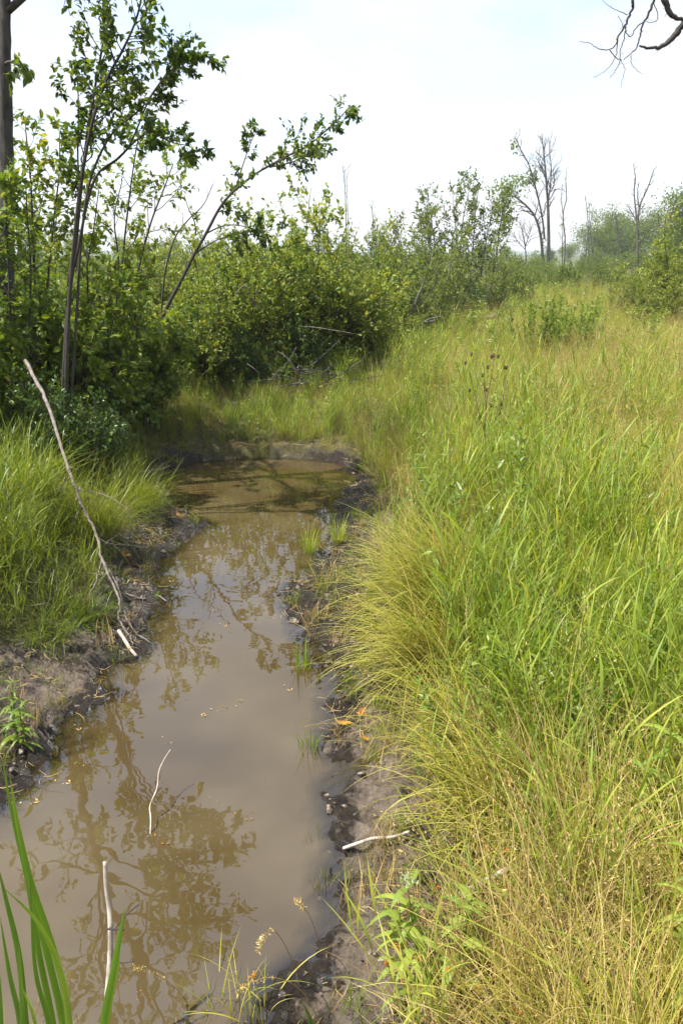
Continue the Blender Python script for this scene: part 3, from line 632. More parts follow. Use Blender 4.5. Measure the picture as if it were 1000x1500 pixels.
# the mass behind the pool
bush_at(B_mass[0], 'dense green shrub at the foot of the leaning sapling', 275, 9.9, 352, 2.2)
bush_at(B_mass[1], 'rounded green shrub behind the pool, just right of the leaning sapling', 345, 10.6, 322, 2.2)
bush_at(B_mass[2], 'tallest leafy shrub behind the pool, its sprays standing against the sky', 430, 11.2, 288, 2.2, rz=1)
bush_at(B_mass[0], 'full green shrub right of the tallest shrub behind the pool', 492, 11.6, 305, 2.2, rz=4)
bush_at(B_mass[2], 'low glossy shrub at the right end of the shrub mass, over the meadow edge', 535, 11.6, 415, 2.2, rz=2.5)
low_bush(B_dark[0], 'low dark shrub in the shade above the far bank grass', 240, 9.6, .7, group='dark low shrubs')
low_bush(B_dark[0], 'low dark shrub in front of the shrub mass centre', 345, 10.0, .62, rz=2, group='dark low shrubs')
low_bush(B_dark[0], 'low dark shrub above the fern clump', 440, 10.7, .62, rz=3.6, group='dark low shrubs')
# second row, seen between and above
gB = 'shrubs standing behind the first row'
for k, (u, Y, tv_, lb) in enumerate([(90, 12.5, 350, 'leafy shrub seen between the grey trunk and the upright sapling stems'), (170, 13, 335, 'leafy shrub top behind the pale loose sapling'), (250, 14, 345, 'lowest of the shrub tops, under the white sky gap left of the leaning sapling'),
    (320, 15, 345, 'shrub top seen just right under the leaning sapling stem'), (400, 15.5, 350, 'shrub top behind the leaning sapling crown, left of the tallest shrub'), (470, 15, 335, 'shrub top below the two thin bare stems'), (-10, 12, 330, 'leafy shrub behind the grey trunk, mostly past the left edge')]):
    bush_at(B_mass[k % 3], lb, u, Y, tv_, 2.2, group=gB)
# loose willows
gW = 'pale willow shrubs right of the shrub mass'
for k, (u, Y, tv_, lb) in enumerate([(560, 14, 325, 'loose willow shrub first right of the dense shrub mass'), (605, 15.5, 333, 'thin-stemmed willow shrub above the forked dead branch'), (650, 17.5, 322, 'willow shrub below the tall feathery tree'),
                                     (715, 20, 352, 'willow shrub left of the fallen log end'), (590, 19, 318, 'willow shrub rising behind the thin-stemmed willow'), (540, 18, 318, 'willow shrub peeping over the shrub mass end')]):
    bush_at(B_will[k % 3], lb, u, Y, tv_, 2.4, name='willow_shrub', group=gW)
bush_at(B_dark[0], 'rounded dark green bush in front of the feathery tree', 690, 19.5, 405, 1.5, group='dark low shrubs')
bush_at(B_far[0], 'smooth green bush at the meadow end, left of the right-hand thicket', 880, 30, 380, 2.6, group='bushes at the meadow end')
# right-hand thicket
gR = 'leafy bushes closing the meadow on the right'
bush_at(B_mass[0], 'tall leafy bush at the right edge beyond the meadow', 985, 18.5, 305, 2.2, group=gR, rz=1)
bush_at(B_mass[1], 'bright leafy bush low in front of the right-hand thicket', 965, 16.5, 372, 2.2, group=gR, rz=3)
bush_at(B_mass[1], 'broad leafy bush right of the meadow end, with bright outer leaves', 940, 19, 362, 2.2, group=gR)
bush_at(B_mass[2], 'leafy bush running out of view at the right edge', 1050, 18, 330, 2.2, group=gR)
bush_at(B_will[0], 'loose pale bush at the left foot of the right thicket', 915, 18.2, 405, 2.4, group=gR)
# far band of brush: like bushes too far to tell apart
gF = 'far bushes in a band across the marsh'
for k in range(80):
    Y = 23 + 60 * (k / 80) ** 1.1 + rng.random() * 3; u = rng.choice([rng.uniform(715, 900), rng.uniform(715, 960), rng.uniform(520, 1040)]); tv_ = 394 - (Y - 24) * .36 + rng.normal(0, 6)
    if u < 700 and Y < 40: Y += 25
    if 780 < u < 900 and Y < 27: Y += 4
    bush_at(B_far[k % 3], 'distant low green bush in the band of brush across the marsh', u, Y, tv_, 2.6, group=gF)
for k in range(34):
    Y = 34 + rng.random() * 40; u = -60 + 660 * k / 34; bush_at(B_far[k % 3], 'distant bush showing through gaps in the left shrubs', u, Y, 362 + rng.normal(0, 5), 2.6, group='far bushes behind the left shrubs')

# ---- trees
def crown_tree(H, Rr, leaf, nl, matk, trunk_r, base=.25, tv=LEAF4_V, lobes=14, bare=False, barkk='snag'):
    mt, mbh, ml = MB(), MB(), MB(); P = wander([0, 0, -.2], [rng.normal(0, .04), 0, 1], H * .9, 8, .05); tube(mt, P, np.linspace(trunk_r, trunk_r * .2, 9), 7)
    lp, ld = [], []
    for i in range(lobes):
        f = base + (1 - base) * (i + rng.random()) / lobes; j = min(int(f * 8), 7); q = P[j]; a = rng.random() * 6.28; e = .5 + .6 * rng.random()
        l = Rr * (1.1 - .6 * abs(f - .5)) * (.7 + .5 * rng.random()); Q = wander(q, [math.cos(a), math.sin(a), e], l, 5, .12, .04); tube(mbh, Q, np.linspace(trunk_r * .35, trunk_r * .06, 6), 5)
        for s in range(5):
            c = Q[2 + rng.integers(0, 4)]; S = wander(c, rng.normal(0, 1, 3) + [0, 0, .5], l * .4, 3, .2); tube(mbh, S, np.linspace(trunk_r * .1, trunk_r * .03, 4), 3)
            m_ = nl // (lobes * 5); cc = S[-1] + rng.normal(0, l * .17, (m_, 3)) * [1, 1, .7]; lp.append(cc); ld.append(rng.normal(0, 1, (m_, 3)))
    put_leaves(ml, np.concatenate(lp), np.concatenate(ld), leaf, tv, LEAF4_F, .3, .8)
    return mt.mesh('trunk', M[barkk]), mbh.mesh('branches', M[barkk]), ml.mesh('foliage', M[matk], False)
def plant_tree(name, label, meshes, u, Y, topv, H0, cat='tree', group=None, rz=0):
    x = aty(u, 500, Y)[0]; g0 = gz(x, Y) if Y < 60 else 0.3; s = (aty(u, topv, Y)[2] - g0) / H0
    t = thing(name, label, cat, (x, Y, g0), group, rz); t.scale = (s,) * 3
    for nme, me in zip(('trunk', 'branches', 'foliage'), meshes): link(nme, me, t, **({'kind': 'stuff'} if nme == 'foliage' else {}))
    return t
ft = crown_tree(7.5, 4.6, .34, 11000, 'farleaf', .2, base=.12, lobes=22); ft2 = crown_tree(7.5, 5.2, .34, 11000, 'farleaf', .2, base=.10, lobes=22)
gT = 'round green trees on the far skyline'
plant_tree('round_tree', 'widest round green tree on the skyline between the two tall dead trees', ft, 888, 95, 330, 7.5, group=gT)
plant_tree('round_tree', 'round green tree on the skyline just behind the forked dead tree', ft2, 928, 105, 328, 7.5, group=gT)
plant_tree('round_tree', 'dark green tree top showing above the right-hand thicket', ft, 985, 60, 312, 7.5, group=gT, rz=2)
plant_tree('round_tree', 'round tree low on the skyline right of the tall dead tree', ft2, 862, 92, 345, 7.5, group=gT, rz=4)
for k, (u, Y, tv_) in enumerate([(735, 150, 366), (822, 150, 362), (795, 160, 368), (905, 150, 352), (955, 150, 350), (980, 140, 345), (700, 150, 362), (560, 160, 364), (610, 150, 366), (500, 170, 362), (440, 160, 360), (380, 150, 364), (320, 160, 362), (260, 150, 358), (190, 160, 356), (120, 150, 354), (60, 150, 350)]):
    plant_tree('far_tree', 'small faint tree on the farthest skyline', (ft, ft2)[k % 2], u, Y, tv_, 7.5, group='faint trees of the farthest skyline', rz=k)

# feathery tall tree cluster
def feather(H):
    mt, mbh, ml = MB(), MB(), MB(); lv = ([], [])
    for k, (ox, ly, h) in enumerate([(-.35, -.07, .92), (0, .0, 1), (.3, .05, .96), (.55, .10, .85), (-.6, -.12, .80), (.1, .03, .9), (-.9, -.12, .72), (.9, .1, .9)]):
        P = wander([ox, rng.normal(0, .2), -.1], [ly, 0, 1], H * h, 9, .05); tube(mt, P, np.linspace(.035, .008, 10), 6)
        side_twigs(mbh, None, P, .035, .01, .30, 22, .75, 8, lv, .8, .10, 4)
    put_leaves(ml, lv[0], lv[1], .09, LEAFN_V * [1.6, 1, 1], LEAF4_F, .2, .6); return mt.mesh('trunk', M['snag']), mbh.mesh('branches', M['snag']), ml.mesh('foliage', M['willow'], False)
plant_tree('slender_tree', 'tall feathery many-stemmed tree rising above the willows, centre right', feather(4.2), 668, 22, 266, 4.0)
def slim(H, n=10, leaf=.2, leafn=3, matk='farleaf', start=.3):
    mt, mbh, ml = MB(), MB(), MB(); lv = ([], []); P = wander([0, 0, -.1], [rng.normal(0, .03), 0, 1], H, 9, .05); tube(mt, P, np.linspace(.012 * H, .003 * H, 10), 6)
    side_twigs(mbh, None, P, .01 * H, .003 * H, start, n, H * .16, leafn, lv, .8, .1, 3); put_leaves(ml, lv[0], lv[1], leaf, LEAF4_V, LEAF4_F, .2, .6)
    return mt.mesh('trunk', M['snag']), mbh.mesh('branches', M['snag']), ml.mesh('foliage', M[matk], False)
gS = 'slim half-bare trees by the tall dead tree'
plant_tree('slim_tree', 'slim pale-leaved tree right of the tall dead tree', slim(6), 846, 70, 300, 6, group=gS)
plant_tree('slim_tree', 'short slim tree touching the tall dead trunk on its right', slim(6), 815, 68, 322, 6, group=gS)
plant_tree('slim_tree', 'slim tree left of the round skyline tree', slim(6), 858, 75, 312, 6, group=gS)
plant_tree('slim_tree', 'low bushy tree at the left foot of the tall dead tree', slim(6, 16, .25, 5, start=.1), 783, 66, 352, 6, group=gS)
plant_tree('slim_tree', 'leafy crown left of the tall dead tree, at the feathery tree edge', slim(6, 18, .2, 6, start=.45), 722, 40, 282, 6, group=gS)

# dead trees drawn from their own limbs (polylines in the photo, each at its real distance)
def limb3(pts, Y, jy=0.0, n=14):
    P = np.array([aty(u, v, Y) for u, v in pts]); P = smoothline(P, n); P[:, 1] += np.linspace(0, jy, n); return P
def dead_tree(name, label, Y, limbs, wpx, cat='dead tree', twn=7, twL=1.2, matk='snag', origin=None, leaves=None, group=None, sub=2, zb=None, leafmatk='farleaf', leafsz=.26):
    """limbs: (pixel points, width px at foot, width px at tip, depth drift)"""
    x0, z0 = aty(limbs[0][0][0][0], 500, Y)[0], zb if zb is not None else (gz(aty(limbs[0][0][0][0], 500, Y)[0], Y) if Y < 60 else .3)
    org = np.array([x0, Y, z0]); t = thing(name, label, cat, org, group); px = Y * 1.04 / FPX; lv = ([], [])
    for k, (pts, wa, wb, jy) in enumerate(limbs):
        mbx = MB(); P = limb3(pts, Y, jy, max(8, 4 * len(pts))) - org
        if k == 0: P[0] = [P[0][0], 0, -.15]
        tube(mbx, P, np.linspace(wa * .7, wb, len(P)) * px * .5, 8 if k == 0 else 6, rough=.12); 
        tmp = ([], []); side_twigs(mbx, None, P, wa * px * .4, wb * px * .8, .35 if k == 0 else .15, twn, twL, 0, tmp, .8, .12, sub)
        mbx.obj('trunk' if k == 0 else 'limb', M[matk], t)
    if leaves:
        ml = MB()
        for (u, v, ru, rv, nn) in leaves:
            c = aty(u, v, Y) - org; Pp = c + rng.normal(0, 1, (nn, 3)) * np.array([ru * px, ru * px * .6, rv * px]) * .6; put_leaves(ml, Pp, rng.normal(0, 1, (nn, 3)), leafsz, LEAF4_V, LEAF4_F, .3, .5)
        ml.obj('foliage', M[leafmatk], t, smooth=False, kind='stuff')
    return t
dead_tree('dead_tree', 'tallest bare tree on the skyline, two dark trunks with a few leaf tufts', 66,
  [([(803, 385), (803, 340), (802, 300), (799, 260), (796, 225), (793, 200)], 7, 1.2, 0),
   ([(795, 385), (792, 345), (785, 318), (772, 300), (758, 288), (748, 285)], 6, 1.2, 1),
   ([(797, 350), (793, 320), (786, 290), (778, 262), (770, 240), (757, 218), (752, 205)], 4, 1, -1),
   ([(802, 300), (806, 270), (808, 245), (806, 220), (808, 205)], 2.5, .8, .5), ([(799, 262), (790, 245), (782, 230)], 2, .6, -.5), ([(803, 285), (812, 270), (812, 245)], 2, .6, .5)],
  0, twn=16, twL=1.2, sub=5, leaves=[(742, 278, 22, 10, 300), (735, 300, 10, 20, 220), (764, 263, 22, 7, 200), (782, 258, 6, 9, 90), (754, 212, 6, 8, 40), (746, 318, 8, 10, 90)])
dead_tree('dead_tree', 'forked grey dead tree on the skyline above the right bushes', 60,
  [([(933, 385), (933, 350), (933, 325), (937, 300), (948, 275), (957, 248)], 6, 1.2, 0), ([(933, 335), (930, 305), (928, 280), (930, 262), (927, 240)], 3.5, .8, 0),
   ([(933, 325), (926, 310), (922, 298)], 3, .8, .6), ([(936, 305), (934, 285), (938, 268)], 2, .7, .4)], 0, twn=9, twL=.6)
dead_tree('dead_tree', 'thin bare wavy snag right of the tallest bare tree', 64, [([(826, 385), (827, 350), (824, 315), (829, 290), (828, 262), (830, 245)], 3, .6, 0), ([(824, 320), (822, 290), (823, 270)], 1.5, .5, 0)], 0, twn=6, twL=.8)
dead_tree('dead_tree', 'small faint bare tree left of the tallest bare tree', 75, [([(770, 385), (769, 365), (766, 345), (760, 325)], 3, .6, 0), ([(769, 360), (774, 345), (779, 330)], 2, .5, 0), ([(768, 365), (757, 352), (752, 340)], 1.6, .5, 0)], 0, twn=12, twL=1.4, sub=3)
dead_tree('dead_tree', 'leaning dead limb above the thicket at the right edge', 34, [([(962, 345), (965, 333), (975, 322), (984, 312), (987, 298), (998, 282)], 3.5, 1, 0), ([(966, 332), (963, 320), (964, 308)], 2, .8, 0)], 0, twn=5, twL=.35)
for k, (u, v0, v1, Y, lb) in enumerate([(505, 345, 243, 15, 'two thin bare stems standing together above the shrub mass'), (859, 350, 285, 66, 'thin bare pole left of the round skyline tree'), (902, 345, 318, 60, 'short bare pole above the round skyline tree'), (545, 345, 300, 18, 'fine bare twig upright among the first willows')]):
    dead_tree('bare_tree', lb, Y, [([(u + 3, v0 + 90 if Y < 30 else v0 + 30), (u + 1, (v0 + v1) / 2), (u - 3, v1)], 2, .7, 0), ([(u + 8, v0 + 80 if Y < 30 else v0 + 20), (u + 4, (v0 + v1) / 2 + 10), (u + 3, v1 + 15)], 1.6, .6, 0)], 0, 'bare stem', 5, .3 if Y < 30 else .8)

# ---- left bank saplings and tree (polylines at their own distance)
def sapling(name, label, Y, stems, leaf, leafn, matk, L, tw, cat='sapling', sub=3, tv=LEAF8_V, tf=LEAF8_F, start=.3, bark='twig', group=None, up=.1, spread=1.0, droop=0):
    """stems: (points, width px foot, width px tip, depth drift, leaf start, twigs, twig length)"""
    p0 = aty(stems[0][0][0][0], stems[0][0][0][1], Y); org = np.array([p0[0], Y, gz(p0[0], Y)]); t = thing(name, label, cat, org, group); px = Y * 1.03 / FPX; mlf = MB(); lv = ([], [])
    for k, st in enumerate(stems):
        pts, wa, wb, jy = st[:4]; s0 = st[4] if len(st) > 4 else start; n_ = st[5] if len(st) > 5 else tw; L_ = st[6] if len(st) > 6 else L
        mbx = MB(); P = limb3(pts, Y, jy, max(10, 4 * len(pts))) - org
        if k == 0: P[0][2] = min(P[0][2], -.05)
        tube(mbx, P, np.linspace(wa, wb, len(P)) * px * .5, 7, rough=.08)
        side_twigs(mbx, None, P, wa * px * .5, wb * px * .5, s0, n_, L_, leafn, lv, spread, up, sub, droop); mbx.obj('stem', M[bark], t)
    put_leaves(mlf, lv[0], lv[1], leaf, tv, tf, .25, .8)
    if mlf.n: mlf.obj('foliage', M[matk], t, smooth=False, kind='stuff')
    return t
sapling('sapling', 'slender many-stemmed leafy sapling standing up from the near left bank', 5.9, [
  ([(88, 690), (92, 560), (97, 450), (105, 380), (112, 290), (120, 200), (133, 110), (143, 40), (148, -60), (150, -160)], 6, 1.8, .2, .42, 30, .36),
  ([(94, 690), (102, 500), (116, 340), (138, 210), (165, 130), (195, 80), (218, 30), (235, -60)], 6, 1.8, -.3, .42, 28, .34),
  ([(98, 690), (108, 480), (112, 350), (122, 260), (150, 190), (190, 150), (215, 110), (245, 60)], 4.5, 1.5, .4, .5, 20, .30),
  ([(100, 420), (110, 300), (104, 220), (100, 150), (92, 90)], 4, 1.2, .3, .5, 6, .25),
  ([(110, 390), (140, 270), (180, 235), (225, 200), (262, 215), (290, 222)], 4, 1.2, -.3, .4, 13, .20),
  ([(150, 250), (185, 215), (215, 140), (250, 90), (285, 65)], 3, 1, .2, .6, 9, .20)], .044, 8, 'sapling', .3, 14, sub=4)
sapling('sapling', 'loose pale sapling between the upright sapling and the leaning one', 8.6, [
  ([(165, 560), (175, 430), (185, 330), (195, 250), (205, 190)], 4, 1.2, 0, .35, 15, .42),
  ([(172, 560), (195, 420), (215, 330), (235, 270), (245, 235)], 4, 1.2, .3, .35, 15, .42),
  ([(160, 560), (170, 400), (160, 320), (168, 260)], 3, 1.2, .3, .35, 12, .4)], .055, 6, 'shrub', .4, 14, group=None)
sapling('sapling', 'leafy shoots covering the foot of the grey trunk', 6.1, [([(15, 640), (18, 520), (14, 420), (10, 330), (12, 270)], 4, 1.2, 0, .2, 20, .3), ([(30, 640), (40, 500), (42, 400), (35, 320), (30, 265)], 4, 1.2, .1, .2, 20, .3), ([(-10, 640), (-15, 500), (-20, 400), (-10, 320)], 4, 1.2, .1, .2, 16, .3)], .052, 6, 'shrub', .3, 14)
sapling('sapling', 'thin sapling against the right side of the grey trunk', 6.9, [
  ([(50, 600), (52, 450), (48, 330), (45, 260), (38, 190)], 5, 1.5, 0, .35, 16, .34), ([(55, 600), (66, 430), (72, 330), (78, 250), (75, 190)], 4, 1.2, .2, .35, 16, .34)], .055, 6, 'shrub', .3, 14)
sapling('leaning_sapling', 'thin dark-stemmed sapling leaning right against the white sky', 9.3, [
  ([(222, 500), (245, 450), (265, 412), (285, 372), (302, 342), (325, 300), (352, 272), (385, 248), (418, 232)], 6, 2, 0, .55, 9, .22),
  ([(385, 248), (420, 228), (450, 212), (478, 188), (498, 168), (512, 152)], 3, 1, .2, .05, 17, .26),
  ([(395, 245), (425, 240), (450, 232), (470, 225)], 2, .8, -.3, .2, 11, .26),
  ([(345, 278), (355, 240), (366, 205), (375, 185)], 2, .7, .2, .35, 7, .16),
  ([(302, 342), (330, 330), (360, 332), (385, 340)], 2, .7, 0, .4, 6, .2),
  ([(285, 372), (320, 350), (355, 345), (400, 335)], 2, .7, .2, .3, 9, .24)], .046, 8, 'sapling', .25, 10, sub=4, tv=LEAF8_V, droop=.06)
sapling('bare_sapling', 'bare curved sapling just left of the leaning sapling', 9.4, [([(236, 470), (242, 400), (256, 350), (276, 322), (298, 300), (312, 270)], 3, .8, 0, .4, 5, .2), ([(287, 345), (285, 325), (276, 305), (270, 285)], 2, .6, 0, .4, 3, .12)], .04, 0, 'shrub', .3, 6)

# grey tree at the left edge
TY = 6.5; org = np.array([aty(18, 500, TY)[0], TY, 0]); org[2] = gz(org[0], TY)
tt = thing('broadleaf_tree', 'grey-barked tree at the left edge, its drooping leaves hanging into the top corner', 'tree', org)
P = limb3([(12, 690), (9, 560), (4, 400), (1, 240), (-5, 100), (-8, 0), (-8, -150), (8, -350), (20, -560)], TY, .3, 40) - org; P[0][2] = -.2
mt = MB(); tube(mt, P, np.linspace(.066, .03, 40), 18, rough=.2); mt.obj('trunk', M['bark'], tt)
ml = MB(); lv = ([], [])
for k, (f, dx_, dy_, dz_, l) in enumerate([(.62, 1, -.5, .35, 1.5), (.66, .6, -1, .4, 1.5), (.7, -.8, .4, .5, 1.5), (.74, .9, .1, .45, 1.6), (.78, .2, -1, .5, 1.6), (.82, -.6, -.8, .6, 1.3), (.85, 1, -.6, .7, 1.4), (.88, .3, .9, .6, 1.3), (.92, .6, .3, 1, 1.1), (.97, 0, -.4, 1, 1.0), (.69, -.3, .9, .4, 1.4), (.80, .7, .7, .4, 1.3)]):
    q = P[int(f * 39)]; Q = wander(q, [dx_, dy_, dz_], l, 7, .1, .02); mb = MB(); tube(mb, Q, np.linspace(.028, .006, 8), 6)
    side_twigs(mb, None, Q, .028, .006, .25, 9, .45, 4, lv, 1.0, .02, 4); mb.obj('limb', M['bark'], tt)
mb = MB(); q = P[20]; Q = wander(q, [.5, -.55, .25], .35, 5, .1, -.12); tube(mb, Q, np.linspace(.012, .004, 6), 5); side_twigs(mb, None, Q, .01, .004, .3, 6, .16, 4, lv, 1.0, -.12, 2, .1); mb.obj('limb', M['bark'], tt)
put_leaves(ml, lv[0], lv[1], .060, LEAF8_V, LEAF8_F, .55, .5); ml.obj('foliage', M['sapling'], tt, smooth=False, kind='stuff')

# dead tree outside the right edge whose branch hangs into the top corner
HY = 5.2; org = np.array([aty(1330, 500, HY)[0], HY, 0]); org[2] = gz(org[0], HY)
td = thing('dead_tree', 'bare dark branch hanging into the top right corner from a tree beyond the edge', 'dead tree', org)
mb = MB(); Pt = np.array([[0, 0, -.2], [.05, 0, 1], [0, .1, 2.2], [-.1, .1, 3.4], [0, .2, 4.6], [.2, .2, 5.6]]); Pt = smoothline(Pt, 24); tube(mb, Pt, np.linspace(.12, .05, 24), 12, rough=.1); mb.obj('trunk', M['bark'], td)
pxs = HY * 1.03 / FPX
for pts, wa, wb in [([(1330, -60), (1180, -60), (1080, -25), (1020, 15), (1000, 36), (985, 55), (968, 68), (955, 70), (935, 67)], 16, 2.2),
                    ([(1330, -200), (1200, -160), (1080, -80), (1010, -20), (975, -10), (976, 10), (986, 25), (1003, 30)], 14, 4),
                    ([(960, -60), (958, -5), (950, 18), (941, 35), (936, 55), (930, 72), (912, 88)], 4, 1), ([(930, -60), (926, 0), (925, 14), (918, 30), (912, 42), (904, 55), (902, 64), (892, 73)], 4, 1.2),
                    ([(1150, -150), (1040, -120), (960, -60)], 9, 4), ([(1150, -150), (1000, -130), (930, -60)], 9, 4),
                    ([(892, 73), (878, 72), (865, 65), (848, 60)], 1.3, .6), ([(892, 73), (903, 86), (909, 88), (914, 102), (908, 128)], 1.3, .5), ([(909, 88), (900, 104), (892, 115)], 1.1, .5), ([(904, 58), (902, 80), (892, 98), (878, 109), (868, 113)], 1.2, .5),
                    ([(918, 22), (905, 16), (893, 10), (882, 1)], 1.1, .5), ([(941, 32), (930, 42), (923, 54), (917, 48), (916, 38)], 1.5, .8), ([(917, 38), (912, 60), (908, 75), (908, 88)], 1.3, .7), ([(956, 3), (962, 18), (962, 28), (955, 33), (943, 32)], 1.1, .6), ([(924, 80), (924, 92), (932, 103), (940, 108)], .9, .4), ([(912, 42), (909, 30), (904, 24)], .9, .5)]:
    mb = MB(); Pp = np.array([aty(u, v, HY) for u, v in pts]) - org; Pp = smoothline(Pp, 5 * len(pts)); Pp = Pp + rng.normal(0, .002, Pp.shape)
    tube(mb, Pp, np.linspace(wa, wb, len(Pp)) * pxs * .5, 6, rough=.25); tmp = ([], [])
    side_twigs(mb, None, Pp, wb * pxs * .5, wb * pxs * .4, .35 if wa > 5 else .1, 5, .06, 0, tmp, 1.2, 0, 1); mb.obj('limb' if wa > 3 else 'twig', M['twig'], td)

# ------------------------------------------------------------------ dead wood
def zpx(u, v, zoff=0.03):
    """ground point under a pixel (a few fixed-point steps on the real terrain)"""
    z = .05
    for _ in range(8): p = at(u, v, z); z = gz(p[0], p[1]) + zoff
    return at(u, v, z)
def stick(name, label, pts, wa, wb, matk, cat='stick', sides=9, group=None, parent=None, rough=.12, n=None):
    P = smoothline(np.array(pts), n or 6 * len(pts)); org = P[0].copy(); mb = MB(); tube(mb, P - org, np.linspace(wa, wb, len(P)) * .5, sides, rough=rough)
    o = mb.obj(name, M[matk], parent)
    if parent is None: o.location = org; tag(o, label, cat, group)
    return o
# long pale dead branch, from the bush down to the water
def P3(lst): return np.array([aty(u, v, Y) if Y > 4.5 else zpx(u, v, max(.02, (Y - 3.88) * .28)) for u, v, Y in lst])
main = P3([(38, 528, 5.75), (62, 575, 5.5), (78, 615, 5.3), (95, 670, 5.05), (118, 735, 4.75), (140, 780, 4.55), (150, 820, 4.38), (168, 858, 4.2)])
bt = thing('fallen_branch', 'long pale dead branch leaning from the left bushes down to the water', 'branch', main[0] * [1, 1, 0] + [0, 0, gz(main[0][0], main[0][1])])
og = np.array(bt.location)
def bpart(nm, pts, a, b): mb = MB(); P = smoothline(np.array(pts), 6 * len(pts)); P = P + rng.normal(0, .0025, P.shape) - og; tube(mb, P, np.linspace(a, b, len(P)) * .5, 8, rough=.3); tmp = ([], []); side_twigs(mb, None, P, a * .3, b * .3, .45 if nm == 'stem' else .2, 7, .13, 0, tmp, 1.0, -.05, 1); mb.obj(nm, M['greywood'], bt)
bpart('stem', main, .026, .012)
bpart('branch', P3([(150, 820, 4.38), (172, 858, 4.22), (180, 892, 4.1), (198, 925, 3.98), (222, 942, 3.9)]), .016, .006)
bpart('branch', P3([(150, 820, 4.38), (175, 880, 4.15), (174, 905, 4.08), (190, 932, 4.0), (195, 945, 3.95)]), .014, .005)
bpart('branch', P3([(97, 697, 4.95), (85, 725, 4.9), (62, 745, 4.9), (40, 767, 4.9)]), .014, .005)
bpart('branch', P3([(143, 788, 4.52), (160, 797, 4.45), (185, 798, 4.4), (215, 803, 4.35)]), .012, .005)
bpart('branch', P3([(113, 716, 4.85), (140, 722, 4.8), (165, 730, 4.75), (190, 748, 4.7)]), .007, .003)
bpart('branch', P3([(120, 745, 4.72), (112, 755, 4.7), (110, 768, 4.7)]), .008, .003)
bpart('branch', P3([(150, 820, 4.38), (145, 835, 4.35), (138, 858, 4.3), (128, 880, 4.3)]), .008, .004)
bpart('twig', P3([(176, 884, 4.13), (198, 890, 4.1), (225, 888, 4.1)]), .005, .002)
bpart('twig', P3([(185, 910, 4.05), (200, 902, 4.05), (213, 870, 4.15)]), .005, .002)
bpart('twig', P3([(172, 845, 4.3), (173, 870, 4.2)]), .006, .004)
stick('short_stick', 'short thick bleached stick at the waterline below the fallen branch', [zpx(174, 924, .05), zpx(182, 936, .05), zpx(190, 949, .035), zpx(200, 961, .012)], .020, .015, 'pale')
stick('grey_stick', 'thin grey stick lying on the left bank under the fallen branch', [zpx(70, 818, .06), zpx(95, 828, .05), (zpx(120, 838, .05)), zpx(145, 842, .05), zpx(162, 853, .03)], .010, .012, 'greywood')
stick('grey_stick', 'short grey stick in the left bank grass near the mud', [zpx(40, 888, .05), zpx(55, 886, .05), zpx(68, 884, .05)], .010, .008, 'greywood')
stick('grey_stick', 'pale twig poking over the water above the mud point', [zpx(180, 690, .12), zpx(215, 690, .10), zpx(238, 686, .07), zpx(248, 682, .06)], .010, .012, 'greywood')
stick('grey_stick', 'thin twig lying across the dark mud by the fork of the fallen branch', [zpx(180, 868, .02), zpx(210, 877, .02), zpx(230, 872, .02), zpx(243, 880, .02)], .008, .006, 'greywood')
stick('grey_stick', 'thin upturned twig on mud by the left weed', [zpx(25, 1015, .03), zpx(38, 1011, .03), zpx(52, 1009, .03)], .014, .012, 'greywood')
stick('pale_stick', 'curved bleached stick on the right mud above the budding plant', [zpx(502, 1243, .012), zpx(525, 1235, .022), zpx(548, 1228, .024), zpx(575, 1226, .024), zpx(600, 1218, .03)], .012, .010, 'pale')
stick('pale_stick', 'thick bleached stick half buried in grass right of the budding plant', [zpx(675, 1312, .03), zpx(695, 1300, .035), zpx(715, 1288, .04), zpx(745, 1272, .05)], .022, .017, 'pale')
stick('water_twig', 'thin crooked pale twig standing in the brown water', [at(220, 1232, -.02), at(221, 1200, .035), at(220, 1180, .055), at(230, 1155, .09), at(233, 1130, .12), at(241, 1112, .14), at(250, 1098, .16)], .005, .0042, 'pale', sides=7)
# tall bleached stick in the foreground water
ws = thing('upright_stick', 'bleached upright stick with a dark side twig, lower left in the water', 'stick', at(150, 1560, -.05))
og = np.array(ws.location); Pm = np.array([at(150, 1560, -.05), at(152, 1510, .10), at(158, 1450, .19), at(162, 1390, .28), at(162, 1360, .33), at(160, 1330, .37), at(156, 1300, .42), at(154, 1262, .48)]) - og
mb = MB(); Ps = smoothline(Pm, 50); tube(mb, Ps, np.linspace(.0115, .0085, 50) * .62, 10, rough=.08); mb.obj('stem', M['pale'], ws)
for pts, a in (([at(160, 1358, .335), at(168, 1362, .34), at(172, 1356, .345), at(182, 1344, .36), at(190, 1336, .37), at(203, 1325, .39)], .0032), ([at(158, 1361, .34), at(166, 1361, .345), at(176, 1362, .345), at(182, 1362, .345)], .0052), ([at(170, 1410, .25), at(185, 1410, .26), at(198, 1407, .27)], .0028)):
    mb = MB(); tube(mb, smoothline(np.array(pts), 18) - og, [a * .5] * 18, 6, rough=.35); mb.obj('twig', M['twig'], ws)
